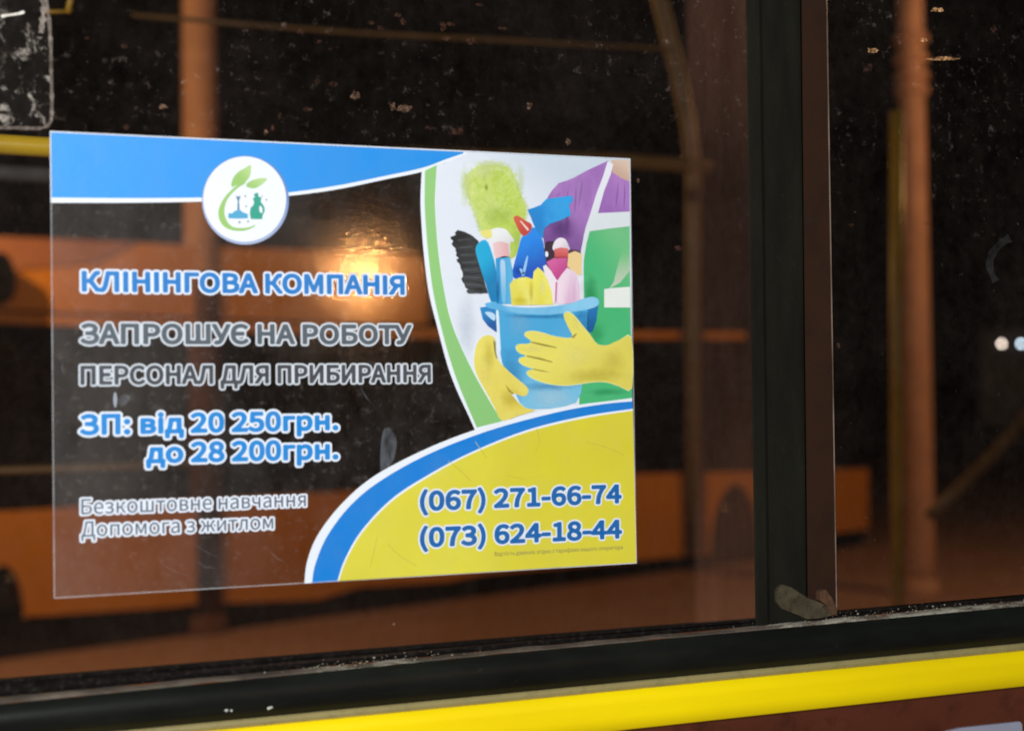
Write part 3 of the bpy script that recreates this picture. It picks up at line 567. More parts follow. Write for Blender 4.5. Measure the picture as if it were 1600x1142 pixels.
def contour(F, xs, zs):
    H, Wd = F.shape; V = []; Fc = []; ids = {}
    def vert(key, x, z):
        if key not in ids: ids[key] = len(V); V.append((x, z))
        return ids[key]
    ins = F > 0
    cnt = ins[:-1, :-1].astype(int) + ins[1:, :-1] + ins[:-1, 1:] + ins[1:, 1:]
    for j, i in zip(*np.nonzero(cnt)):
        j = int(j); i = int(i)
        cs = [(j, i), (j, i + 1), (j + 1, i + 1), (j + 1, i)]
        poly = []
        for q_ in range(4):
            c0, c1 = cs[q_], cs[(q_ + 1) % 4]; f0, f1 = F[c0], F[c1]
            if f0 > 0: poly.append(vert(c0, xs[c0[1]], zs[c0[0]]))
            if (f0 > 0) != (f1 > 0):
                t = f0 / (f0 - f1)
                poly.append(vert((min(c0, c1), max(c0, c1)), xs[c0[1]] + (xs[c1[1]] - xs[c0[1]]) * t, zs[c0[0]] + (zs[c1[0]] - zs[c0[0]]) * t))
        if len(poly) > 2: Fc.append(tuple(poly))
    return V, Fc
MMPX = 0.297 / 920.0                           # about one photo pixel on the sticker, in metres
def lettering(name, body, bl, br, top, fat, rim, mat, rim_mat, k, label=None, sheen=None):
    """bl, br: left and right end of the base line, top: cap height above bl (picture points)"""
    y = Y(k)
    PL, PR_, PT = at(*bl, y), at(*br, y), at(*top, y)
    ex = Vector((PR_.x - PL.x, PR_.z - PL.z)); Lw = ex.length / MMPX; ex.normalize()
    ez = Vector((-ex.y, ex.x)); hz = (Vector((PT.x - PL.x, PT.z - PL.z)).dot(ez)) / MMPX
    loops = glyph_loops(body)
    ref = glyph_loops('Н' if any(ch.isalpha() for ch in body) and not body.startswith('до') else '7')
    caph = max(p[1] for l in ref for p in l)
    x0 = min(p[0] for l in loops for p in l); x1 = max(p[0] for l in loops for p in l)
    sx = (Lw - 2 * fat) / (x1 - x0); sz = (hz - 2 * fat) / caph
    sg = []
    for l in loops:
        pts = [((p[0] - x0) * sx + fat, p[1] * sz + fat) for p in l]
        for a, b in zip(pts, pts[1:] + pts[:1]):
            if a != b: sg.append((a, b))
    sg = np.array(sg)
    step = max(0.45, min(0.9, hz / 34))
    xs = np.arange(-rim - fat - 1.7, Lw + rim + 2, step)
    zs = np.arange(sg[:, :, 1].min() - rim - fat - 1.7, sg[:, :, 1].max() + rim + fat + 2, step)
    F = distance_field(sg, xs, zs)
    def place(V, yy): return [Vector((PL.x + (ex.x * x + ez.x * z) * MMPX, yy, PL.z + (ex.y * x + ez.y * z) * MMPX)) for x, z in V]
    V, Fc = contour(F + fat, xs, zs)
    o = mesh(name, place(V, Y(k + 1)), Fc, mat, ST, label)
    if rim > 0:
        V, Fc = contour(F + fat + rim, xs, zs)
        mesh('letter_outline', place(V, y), Fc, rim_mat, o)
    return o
BLT = M_print((34, 126, 200)); BLT2 = M_print((22, 136, 212)); GRT = M_print((84, 94, 102)); DKT = M_print((66, 70, 76)); PHT = M_print((18, 102, 172)); SMT = M_print((92, 104, 116))
RIM = M_print((232, 238, 247)); RIMG = M_print((214, 220, 226))
lettering('lettering', 'КЛІНІНГОВА КОМПАНІЯ', (127.5, 456), (632.5, 461), (127.5, 423), 1.75, 2.9, BLT, RIM, 17, 'blue capital lettering, first line')
lettering('lettering', 'ЗАПРОШУЄ НА РОБОТУ', (125.5, 538), (643.5, 538), (125.5, 505), 1.6, 2.7, GRT, RIMG, 17, 'grey capital lettering, second line')
lettering('lettering', 'ПЕРСОНАЛ ДЛЯ ПРИБИРАННЯ', (125.5, 601.5), (673.5, 597.5), (125.5, 571), 1.35, 2.4, DKT, RIMG, 17, 'dark grey capital lettering, third line')
lettering('lettering', 'ЗП: від 20 250грн.', (124.5, 680), (529, 672), (124.5, 647), 1.8, 3.2, BLT2, RIM, 17, 'blue lettering with the lower pay figure')
lettering('lettering', 'до 28 200грн.', (228, 724), (529, 717.5), (228, 691), 1.8, 3.2, BLT2, RIM, 19, 'blue lettering with the upper pay figure')
lettering('lettering', 'Безкоштовне навчання', (127, 803.5), (478, 790.5), (127, 779.5), 0.2, 2.7, SMT, RIM, 17, 'small grey lettering, upper line')
lettering('lettering', 'Допомога з житлом', (127, 838.5), (427, 826), (127, 814.5), 0.2, 2.7, SMT, RIM, 19, 'small grey lettering, lower line')
lettering('phone_number', '(067) 271-66-74', (656, 798.5), (971.5, 786), (656, 767), 1.9, 2.6, PHT, RIM, 18)
lettering('phone_number', '(073) 624-18-44', (656, 855.5), (972, 841), (656, 824), 1.9, 2.6, PHT, RIM, 18)
lettering('fine_print', 'Вартість дзвінків згідно з тарифами вашого оператора', (773, 868.5), (973, 857.5), (773, 862), 0.1, 0.0, M_print((150, 145, 84)), RIM, 18)

# ================================================================== the bus we stand beside
BUS = empty('bus', (0.35, 0.05, 0), 'side of a bus with dark windows above a bright yellow stripe, in the foreground', 'bus')
def line(pts):                                   # piecewise linear edge in picture space, extended at both ends
    def f(u):
        p = pts
        if u <= p[0][0]: a, b = p[0], p[1]
        elif u >= p[-1][0]: a, b = p[-2], p[-1]
        else:
            for a, b in zip(p, p[1:]):
                if a[0] <= u <= b[0]: break
        return a[1] + (b[1] - a[1]) * (u - a[0]) / (b[0] - a[0])
    return f
L_pane = line([(0, 1063), (800, 998), (1180, 968), (1600, 932)])
L_dust = line([(0, 1088), (800, 1012), (1600, 937)])
L_rail = line([(0, 1101), (800, 1021), (1600, 948)])
L_beige = line([(210, 1139), (800, 1082), (1600, 1004)])
L_yt = line([(350, 1139), (800, 1095), (1600, 1016)])
L_yb = line([(960, 1142), (1600, 1072)])
def strip(name, profile, mat, label=None, us=(-1500, 2300), n=90, smooth=True, wob=0.0, parent=None):
    """long moulding: profile = [(edge function, pixel shift, y)] swept along the bus side"""
    V, Fc = [], []
    k = len(profile)
    for i in range(n + 1):
        u = us[0] + (us[1] - us[0]) * i / n
        for (f, dv, y) in profile:
            p = at(u, f(u) + dv, y)
            if wob: p.z += wob * (noise.noise(Vector((u * .02, y * 90, 3))) )
            V.append(p)
    for i in range(n):
        for j in range(k - 1):
            a = i * k + j
            Fc.append((a, a + 1, a + k + 1, a + k))
    return mesh(name, V, Fc, mat, parent or BUS, label, smooth)

# window glass -----------------------------------------------------------------
def M_glass(name, veil_edge):
    q = N(name); X = q.xyz()
    # specks of dried dirt: small scale specks gathered in patches, thicker higher up
    zup = q.rng(X['Z'], ZS + 0.16, ZS + 0.25, 0.0, 1.0, True)
    patch = q.rng(q.noise(14, 3, 0.6, off=(0.3, 0, 0.1)), 0.42, 0.64, 0, 1)
    sp = q.rng(q.noise(170, 5, 0.75), 0.575, 0.70, 0, 1)
    specks = q.math('MULTIPLY', q.math('MULTIPLY', sp, patch), q.math('MULTIPLY_ADD', zup, 0.16, 0.016))
    streak = q.math('MULTIPLY', q.rng(q.noise(70, 5, 0.7, (1.6, 1, .6)), 0.45, 0.8, 0, 0.006), 1.0)
    pin = q.rng(q.noise(420, 2, 0.5), 0.74, 0.80, 0, 0.10)
    veil = q.math('MULTIPLY', q.rng(q.noise(7, 5, 0.7), 0.35, 0.68, 0.004, 0.017), q.rng(q.noise(130, 4, 0.75), 0.3, 0.7, 0.55, 1.4))
    m = q.math('ADD', q.math('ADD', specks, streak), q.math('ADD', pin, veil))
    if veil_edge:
        # brown tint, thicker along the pillar side of the pane and along its foot
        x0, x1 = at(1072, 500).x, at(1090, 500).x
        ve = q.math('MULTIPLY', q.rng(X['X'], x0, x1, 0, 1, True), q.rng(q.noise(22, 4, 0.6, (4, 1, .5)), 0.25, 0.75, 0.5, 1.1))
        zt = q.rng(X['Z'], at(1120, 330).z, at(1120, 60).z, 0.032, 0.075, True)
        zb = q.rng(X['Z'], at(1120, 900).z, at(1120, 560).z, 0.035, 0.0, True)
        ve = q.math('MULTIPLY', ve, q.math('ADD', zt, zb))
        brownc = q.math('ADD', ve, 0.0)
    else:
        brownc = q.math('ADD', 0.0, 0.0)
    foot = q.math('MULTIPLY', q.rng(X['Z'], at(500, 1060).z, at(500, 900).z, 0.018, 0.0, True), q.rng(q.noise(35, 4, .6), .2, .7, .5, 1.0))
    brownc = q.math('ADD', brownc, foot)
    tr = q.n('BsdfTransparent'); tr.inputs['Color'].default_value = (0.90, 0.87, 0.84, 1)
    gl = q.n('BsdfGlossy'); gl.inputs['Roughness'].default_value = 0.03
    d1 = q.n('BsdfDiffuse'); d1.inputs['Color'].default_value = (0.60, 0.44, 0.36, 1)
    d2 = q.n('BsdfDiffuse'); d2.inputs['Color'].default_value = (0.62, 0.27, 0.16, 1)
    fr = q.n('Fresnel'); fr.inputs[0].default_value = 1.45
    inx = q.math('MULTIPLY', q.math('GREATER_THAN', X['X'], 0.0), q.math('LESS_THAN', X['X'], 0.297))
    inz = q.math('MULTIPLY', q.math('GREATER_THAN', X['Z'], ZS), q.math('LESS_THAN', X['Z'], ZS + 0.2172))
    free = q.math('SUBTRACT', 1.0, q.math('MULTIPLY', inx, inz))      # the film's glue wets the glass: no air gap, no gloss there
    s = q.mixs(q.math('MULTIPLY', fr.outputs[0], free), tr.outputs[0], gl.outputs[0])
    s = q.mixs(brownc, s, d2.outputs[0])
    return q.done(q.mixs(m, s, d1.outputs[0]))
q = N('glass_back'); tr = q.n('BsdfTransparent'); tr.inputs['Color'].default_value = (0.95, 0.95, 0.95, 1); M_gback = q.done(tr.outputs[0])
def pane(name, u0, u1, y0, mat, label, vtop=-420):
    cs = [at(u0, L_pane(u0) + 10, 0), at(u1[1], L_pane(u1[1]) + 10, 0), at(u1[0], vtop, 0), at(u0, vtop, 0)]
    f = [Vector((p.x, y0, p.z)) for p in cs]; b = [Vector((p.x, y0 + 0.004, p.z)) for p in cs]
    o = mesh(name, f + b, [(0, 1, 2, 3), (7, 6, 5, 4), (0, 4, 5, 1), (1, 5, 6, 2), (2, 6, 7, 3), (3, 7, 4, 0)], mat, BUS, label)
    o.data.materials.append(M_gback)
    for p in o.data.polygons[1:]: p.material_index = 1
    return o
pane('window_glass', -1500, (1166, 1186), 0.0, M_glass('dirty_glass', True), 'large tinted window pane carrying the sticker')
pane('window_glass', 1296, (2160, 2180), 0.006, M_glass('dirty_glass', False), 'tinted window pane right of the black pillar')

# pillar between the panes -------------------------------------------------------
q = N('black_rubber')
f = q.rng(q.noise(60, 5, 0.65, (1, 1, .2)), 0.35, 0.7)
g = q.rng(q.noise(260, 4, 0.7), 0.62, 0.75, 0, .35)
M_rub = q.done(q.pbsdf(q.mixc(g, q.mixc(f, (0.0085, 0.0078, 0.0055, 1), (0.015, 0.0145, 0.010, 1)), (0.035, 0.035, 0.028, 1)), 0.7, 0, 0.06, q.bump(q.noise(300, 4), .3, .0006)))
M_brown = M_paint('brown_tape', (52, 32, 21), .6, .15, .35, 40, 0, (40, 30, 24), .6)
def upright(name, cols, mat, label=None, v0=-420, n=40, smooth=False):
    """vertical moulding: cols = [(u at top of picture, u at its foot, y)]"""
    V, Fc = [], []; k = len(cols)
    for i in range(n + 1):
        t = i / n
        for (ua, ub, y) in cols:
            foot = L_pane(ub) + 12
            v = v0 + (foot - v0) * t
            u = ua + (ub - ua) * (v / 960.0)
            p = at(u, v, y); V.append(p)
    for i in range(n):
        for j in range(k - 1):
            a = i * k + j; Fc.append((a, a + 1, a + k + 1, a + k))
    return mesh(name, V, Fc, mat, BUS, label, smooth)
upright('window_pillar', [(1165, 1180, .004), (1165.5, 1180.5, -.0028), (1169, 1184, -.0040), (1186, 1199, -.0042), (1191, 1203, -.0030), (1242, 1252, -.0022), (1246, 1256, -.004), (1250, 1260, -.0036), (1252, 1262, .002)], M_rub, 'black rubber pillar between two panes')
upright('cover_strip', [(1252, 1262, .002), (1252.3, 1262.3, -.0012), (1290, 1306, -.0010), (1290.3, 1306.3, .004)], M_brown, 'brown strip beside the black pillar')
q = N('glass_edge'); g = q.rng(q.noise(40, 4, .6, (1, 1, .5)), .35, .65)
M_gedge = q.done(q.pbsdf(q.mixc(g, (.05, .028, .018, 1), (.24, .17, .13, 1)), .25, 0, .5))
upright('glass_edge', [(1290.5, 1306.5, .004), (1290.6, 1306.6, -.0016), (1292.6, 1308.2, -.0018), (1292.8, 1308.4, .006)], M_gedge, 'pale polished edge of the right pane')

# foot shoe of the pillar (pale wedge of sealant)
def slab(name, pts, y0, y1, mat, parent, label=None, plane_y=0.0):
    """outlined plate with thickness"""
    n = len(pts); P = [at(u, v, y0) for u, v in pts]
    tri = geometry.tessellate_polygon([[Vector((p.x, p.z, 0)) for p in P]])
    F_ = [Vector((p.x, y0, p.z)) for p in P]; B_ = [Vector((p.x, y1, p.z)) for p in P]
    fc = []
    for t in tri:
        nn = (F_[t[1]] - F_[t[0]]).cross(F_[t[2]] - F_[t[0]])
        t = tuple(t) if nn.y < 0 else (t[0], t[2], t[1])
        fc.append(t); fc.append(tuple(n + i for i in t[::-1]))
    for i in range(n):
        j = (i + 1) % n; fc.append((i, j, n + j, n + i))
    return mesh(name, F_ + B_, fc, mat, parent, label)
M_seal = M_paint('old_sealant', (82, 74, 56), .8, .1, .45, 90, 0, (40, 30, 22), .8)
M_sealb = M_paint('old_sealant', (92, 64, 44), .7, .3, .45, 90, 0, (50, 32, 22), .8)
slab('sealant', [(1214, 940), (1213, 922), (1222, 913), (1236, 917), (1262, 934), (1284, 942), (1298, 951), (1301, 961), (1284, 965), (1262, 967), (1238, 957), (1222, 951)], -.0050, .001, M_seal, BUS)
slab('sealant', [(1281, 925), (1290, 921), (1300, 934), (1308, 950), (1307, 961), (1299, 960), (1292, 946), (1282, 938)], -.0056, .001, M_sealb, BUS)

# mouldings below the windows ------------------------------------------------------
M_gask = M_paint('gasket_rubber', (20, 16, 14), .8, .1, .5, 120, 0, (62, 54, 48), .5)
strip('window_gasket', [(L_pane, -4, .003), (L_pane, -1, -.001), (L_pane, 1, -.0022), (L_pane, 4, -.0012), (L_dust, -9, .0005), (L_dust, -4, -.0010), (L_dust, 1, -.0035)], M_gask, 'rubber gasket under the panes')
q = N('dusty_ledge'); X = q.xyz()
xa = q.math('MAXIMUM', q.math('MULTIPLY', q.rng(X['X'], at(1130, 970).x, at(1260, 960).x, 0, 1, True), 1.0),
            q.math('MULTIPLY', q.rng(X['X'], at(430, 1050).x, at(520, 1040).x, 0, 1, True), q.rng(X['X'], at(620, 1040).x, at(720, 1030).x, 1, 0, True)))
nn = q.noise(150, 6, .78, (.38, 1, 1.3))
thr = q.rng(xa, 0, 1, 0.66, 0.47)
f = q.rng(q.math('SUBTRACT', nn, thr), -.04, .10, 0, 1)
basec = q.mixc(q.rng(q.noise(40, 4), .3, .7), (.06, .045, .033, 1), (.20, .155, .115, 1))
M_ledge = q.done(q.pbsdf(q.mixc(f, basec, (.42, .38, .30, 1)), .75, 0, .3, q.bump(nn, .8, .002)))
strip('dusty_ledge', [(L_dust, 1, -.0035), (L_dust, 3, -.0056), (L_dust, 5, -.0072), (L_rail, -4, -.0084), (L_rail, -1.5, -.0092)], M_ledge, 'dusty upper edge of the black rail', n=400, wob=.0008)
q = N('black_gloss_rail'); X = q.xyz()
f = q.rng(q.noise(50, 5, .6, (.3, 1, 1)), .35, .7)
g = q.rng(q.noise(240, 5, .75, (.5, 1, 1)), .66, .80, 0, .5)
M_rail = q.done(q.pbsdf(q.mixc(g, q.mixc(f, (.006, .0065, .0055, 1), (.012, .013, .010, 1)), (.10, .095, .08, 1)),   .36, 0, .14, q.bump(q.noise(90, 4, .6, (.3, 1, 1)), .15, .001)))
strip('window_rail', [(L_rail, -1.5, -.0092), (L_rail, 6, -.0115), (L_rail, 20, -.0135), (L_rail, 38, -.0135), (L_beige, -10, -.0118), (L_beige, -3, -.0090), (L_beige, 0, -.0070)], M_rail, 'glossy black rail under the windows', n=120)
M_beige = M_paint('beige_trim', (150, 136, 88), .45, .4, .15, 60, 0, (92, 84, 54), .35)
strip('trim_strip', [(L_beige, 0, -.0070), (L_beige, 2, -.0085), (L_yt, -3, -.0088), (L_yt, 0, -.0075)], M_beige, 'narrow khaki trim above the yellow stripe', n=60)
q = N('yellow_paint')
f = q.rng(q.noise(9, 4, .6, (.5, 1, 2)), .35, .7)
g = q.rng(q.noise(330, 4, .7, (.25, 1, 1)), .68, .78, 0, .35)
s_ = q.rng(q.noise(70, 5, .7, (.12, 1, 1)), .64, .74, 0, .22)
M_yel = q.done(q.pbsdf(q.mixc(g, q.mixc(s_, q.mixc(f, (.97, .72, .001, 1), (.84, .60, .002, 1)), (.55, .40, .02, 1)), (.42, .28, .02, 1)), .38, 0, .35, q.bump(q.noise(160, 3), .06, .001)))
strip('yellow_stripe', [(L_yt, 0, -.0075), (L_yt, 1.5, -.0092), (L_yt, 22, -.0093), (L_yb, -22, -.0093), (L_yb, -1.5, -.0092), (L_yb, 0, -.0060)], M_yel, 'bright yellow painted stripe')
M_low = M_paint('brown_panel', (92, 48, 34), .16, .5, .35, 14, 0, (50, 28, 20), .7)
strip('lower_panel', [(L_yb, 0, -.0060), (L_yb, 2, -.0035), (L_yb, 80, -.0030), (L_yb, 420, -.0030)], M_low, 'brown glossy panel below the yellow stripe', smooth=False)
M_pl = M_paint('grey_plate', (150, 150, 166), .5, .4, .1, 60)
slab('maker_plate', [(1480, 1142), (1500, 1137), (1594, 1127), (1597, 1131), (1602, 1230), (1490, 1240)], -.0052, -.0028, M_pl, BUS, 'pale grey plate at the lower right')

# crumbs of dirt along the ledge, two drops on the rail
M_crumb = M_paint('dry_dirt', (168, 156, 134), .8, .2, .5, 200)
V, Fc = [], []
def crumb(p, r):
    b = len(V)
    pts = [(1, 0, 0), (-1, 0, 0), (0, 1, 0), (0, -1, 0), (0, 0, 1), (0, 0, -1)]
    for x, y, z in pts: V.append(p + Vector((x * r * rr.uniform(.6, 1.8), y * r * .6, z * r * rr.uniform(.5, 1.1))))
    for t in ((0, 2, 4), (2, 1, 4), (1, 3, 4), (3, 0, 4), (2, 0, 5), (1, 2, 5), (3, 1, 5), (0, 3, 5)): Fc.append(tuple(b + i for i in t))
for i in range(300):
    if rr.random() < .72: u = rr.triangular(1120, 1900, 1330)
    else: u = rr.gauss(560, 75)
    v = L_dust(u) + rr.gauss(3, 2.6) - (rr.random() ** 4) * 9
    p = at(u, v, -.0062 if v > L_dust(u) else -.003)
    crumb(p, rr.choice((.0002, .0003, .0003, .0004, .0006)))
o = mesh('dirt_crumbs', V, Fc, M_crumb, BUS); o['kind'] = 'stuff'
M_drop = M_paint('drop_highlight', (225, 225, 215), .1, .6, .1, 50)  # pale base colour stands for the specular highlights on the drops
for (u, v, r) in ((420, 1106, .0013), (424, 1105, .0009), (354, 1109, .0009), (362, 1110, .0008)):
    V, Fc = [], []
    p = at(u, v, -.0135); crumb(p, r); mesh('drip', V, Fc, M_drop, BUS)

# glue residue of an old sticker, top left ------------------------------------------
q = N('glue_line'); n1 = q.noise(260, 5, .7)
tr = q.n('BsdfTransparent'); d = q.n('BsdfDiffuse'); q.t.links.new(q.mixc(q.rng(q.noise(90, 4), .35, .65), (.16, .12, .10, 1), (.42, .35, .29, 1)), d.inputs[0])
M_glue = q.done(q.mixs(q.rng(n1, .38, .62, .30, .72), tr.outputs[0], d.outputs[0]))
def ribbon(name, pts, wid, mat, y, parent, label=None, jitter=0.0, n=8):
    c = catmull(pts, n, closed=False); V, Fc = [], []
    for i, p in enumerate(c):
        a = c[max(0, i - 1)]; b = c[min(len(c) - 1, i + 1)]
        dx, dy = b[0] - a[0], b[1] - a[1]; L = math.hypot(dx, dy) or 1
        ww = wid * (1 + jitter * noise.noise(Vector((p[0] * .11, p[1] * .11, 1))))
        V += [at(p[0] - dy / L * ww, p[1] + dx / L * ww, y), at(p[0] + dy / L * ww, p[1] - dx / L * ww, y)]
    for i in range(len(c) - 1): Fc.append((2 * i, 2 * i + 1, 2 * i + 3, 2 * i + 2))
    return mesh(name, V, Fc, mat, parent, label)
RES = ribbon('glue_residue', [(-40, 200), (20, 200), (50, 201), (66, 200), (75, 196), (80, 186), (81, 160), (80, 110), (79, 70), (77, 35), (72, 0), (70, -30)], 2.6, M_glue, -.0004, BUS, 'glue outline of a removed sticker with one rounded corner', .6)
ribbon('glue_blob', [(66, -20), (68, 8), (67, 30), (64, 52)], 4.2, M_glue, -.00045, RES, None, 1.6)
q = N('glue_film'); n1 = q.noise(110, 6, .78, dist=.8); n2 = q.noise(22, 3, .5, off=(.2, 0, .4))
tr = q.n('BsdfTransparent'); d = q.n('BsdfDiffuse'); d.inputs[0].default_value = (.46, .40, .34, 1)
fa = q.math('MULTIPLY', q.rng(n1, .54, .62, 0, .75), q.rng(n2, .43, .56, 0, 1))
M_gfilm = q.done(q.mixs(q.math('ADD', fa, q.rng(q.noise(160, 5, .7), .3, .8, .004, .022)), tr.outputs[0], d.outputs[0]))
V = [at(u, v, -.00035) for u, v in ((-60, -40), (72, -40), (80, 190), (70, 200), (-60, 200))]
mesh('glue_film', V, [(4, 3, 2, 1, 0)], M_gfilm, RES)
M_wht = M_paint('white_scratch', (236, 228, 214), .6, .3, .2, 300)
ribbon('scratch', [(2, 26), (14, 24), (28, 22), (38, 19)], 2.2, M_wht, -.0005, RES, None, .5)
ribbon('scratch', [(43, 36), (44, 46), (46, 53)], 1.3, M_glue, -.0005, RES, None, .5)
# flecks of dried dirt on the big pane
def M_fleck(c, a):
    q = N('dirt_fleck'); tr = q.n('BsdfTransparent'); d = q.n('BsdfDiffuse')
    q.t.links.new(q.mixc(q.rng(q.noise(500, 4), .35, .65), lin(c), lin([x * .55 for x in c])), d.inputs[0])
    return q.done(q.mixs(q.rng(q.noise(620, 4, .7), .36, .62, 0, a), tr.outputs[0], d.outputs[0]))
M_fl1 = M_fleck((120, 82, 66), .38)
M_fl2 = M_fleck((165, 128, 104), .6)
fl = [(555, 150, 9, 8, 2), (614, 168, 5, 8, 2), (632, 170, 12, 7, 2), (580, 36, 7, 4, 1), (594, 44, 6, 5, 1), (622, 24, 7, 4, 1), (630, 34, 5, 6, 1), (692, 42, 7, 10, 1), (704, 38, 8, 4, 1), (698, 60, 8, 4, 1), (735, 64, 10, 7, 1), (716, 206, 12, 7, 1),
      (480, 171, 8, 4, 1), (520, 132, 10, 4, 1), (496, 128, 5, 5, 1), (438, 182, 5, 6, 1), (426, 200, 4, 6, 1), (415, 208, 4, 5, 2), (498, 66, 7, 3, 1), (516, 78, 4, 3, 1), (827, 166, 5, 6, 2), (888, 222, 5, 7, 2), (997, 282, 3, 4, 2), (1060, 388, 7, 6, 1),
      (255, 167, 8, 4, 2), (197, 199, 7, 4, 1), (136, 60, 6, 3, 1), (194, 72, 6, 5, 1), (470, 50, 6, 4, 1), (616, 975, 3, 3, 2), (1064, 245, 4, 3, 1), (786, 45, 9, 3, 1), (750, 8, 7, 3, 1), (670, 200, 9, 3, 1), (1310, 540, 3, 4, 2), (1354, 808, 4, 3, 1), (1330, 352, 5, 3, 1), (1363, 79, 11, 4, 3), (1474, 92, 26, 3, 3), (1464, 16, 11, 4, 3), (1357, 106, 8, 6, 1), (1444, 62, 7, 4, 3), (1552, 46, 6, 8, 1), (1448, 349, 7, 3, 1)]
M_fl3 = M_fleck((255, 190, 130), .95)
for (u, v, a, b, kd) in fl:
    pts = []
    ph = rr.uniform(0, 6)
    for i in range(14):
        t = 2 * math.pi * i / 14; r = .55 + .55 * rr.random()
        pts.append((u + a * r * math.cos(t), v + b * r * math.sin(t)))
    yy = -.0003 if u < 1200 else .0052
    V = [at(x, y_, yy) for x, y_ in pts]
    tri = geometry.tessellate_polygon([[Vector((p.x, p.z, 0)) for p in V]])
    mesh('dirt_fleck', V, [tuple(t) for t in tri], (M_fl1, M_fl2, M_fl3)[kd - 1], BUS)

q = N('pane_smear'); tr = q.n('BsdfTransparent'); d = q.n('BsdfDiffuse'); d.inputs[0].default_value = (.5, .5, .5, 1)
M_sm = q.done(q.mixs(q.rng(q.noise(90, 4), .3, .7, .0, .055), tr.outputs[0], d.outputs[0]))
ribbon('smear', [(1578, 372), (1562, 382), (1549, 400), (1547, 420), (1556, 440)], 5.5, M_sm, .0050, BUS, None, .4)

# hand rails inside the bus -----------------------------------------------------------
def tube(name, pts, r, mat, parent, label=None, seg=14):
    V, Fc = [], []; P = [Vector(p) for p in pts]
    for i, p in enumerate(P):
        d = (P[min(i + 1, len(P) - 1)] - P[max(i - 1, 0)]).normalized()
        up = Vector((0, 0, 1)) if abs(d.z) < .9 else Vector((0, 1, 0))
        a = d.cross(up).normalized(); b = d.cross(a)
        for s in range(seg):
            t = 2 * math.pi * s / seg
            V.append(p + (a * math.cos(t) + b * math.sin(t)) * (r if not isinstance(r, (list, tuple)) else r[i]))
    for i in range(len(P) - 1):
        for s in range(seg):
            Fc.append((i * seg + s, i * seg + (s + 1) % seg, (i + 1) * seg + (s + 1) % seg, (i + 1) * seg + s))
    Fc.append(tuple(range(seg))[::-1]); Fc.append(tuple((len(P) - 1) * seg + s for s in range(seg)))
    return mesh(name, V, Fc, mat, parent, label, True)
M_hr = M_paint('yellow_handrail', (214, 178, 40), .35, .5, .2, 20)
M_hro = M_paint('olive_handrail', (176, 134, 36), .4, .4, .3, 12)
M_hrd = M_paint('dim_handrail', (120, 84, 36), .5, .4, .3, 12)  # yellow rail colour darkened for the dim light deeper inside
def hrail(pts, y, r, mat, label=None): return tube('handrail', [at(u, v, y) for u, v in pts], r, mat, BUS, label)
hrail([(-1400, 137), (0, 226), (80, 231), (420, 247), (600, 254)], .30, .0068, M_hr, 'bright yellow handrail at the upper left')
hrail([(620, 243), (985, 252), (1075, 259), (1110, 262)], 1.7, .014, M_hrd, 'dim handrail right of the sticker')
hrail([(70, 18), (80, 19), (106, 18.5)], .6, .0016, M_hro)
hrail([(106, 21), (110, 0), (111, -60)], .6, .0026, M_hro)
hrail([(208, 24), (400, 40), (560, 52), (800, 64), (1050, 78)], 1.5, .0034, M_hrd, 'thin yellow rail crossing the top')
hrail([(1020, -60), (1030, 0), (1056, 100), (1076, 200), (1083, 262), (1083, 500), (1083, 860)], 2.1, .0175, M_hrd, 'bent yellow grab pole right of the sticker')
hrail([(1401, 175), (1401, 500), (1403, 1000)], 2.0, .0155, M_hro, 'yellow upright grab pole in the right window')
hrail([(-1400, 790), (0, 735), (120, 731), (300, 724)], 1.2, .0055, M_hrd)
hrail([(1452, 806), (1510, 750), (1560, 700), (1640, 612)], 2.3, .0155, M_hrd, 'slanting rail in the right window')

hrail([(-1400, 190), (0, 270), (200, 282)], .9, .0085, M_paint('grey_rail', (84, 82, 80), .6, .3, .4, 30), 'grey rail under the bright yellow one')

# ================================================================== the street beyond
def thing_mesh(o, label, cat, group=None):
    o['label'] = label; o['category'] = cat
    if group: o['group'] = group
# pavement
q = N('pavement'); 
f = q.rng(q.noise(1.2, 5, .6), .3, .7); g = q.rng(q.noise(14, 5, .7), .35, .7)
M_pav = q.done(q.pbsdf(q.mixc(g, q.mixc(f, (.30, .17, .14, 1), (.40, .25, .20, 1)), (.22, .12, .10, 1)), .8, 0, .3, q.bump(g, .4, .01)))
V = [(-60, -8, 0), (90, -8, 0), (90, 160, 0), (-60, 160, 0)]
pv = mesh('pavement', V, [(0, 1, 2, 3)], M_pav); pv['kind'] = 'structure'

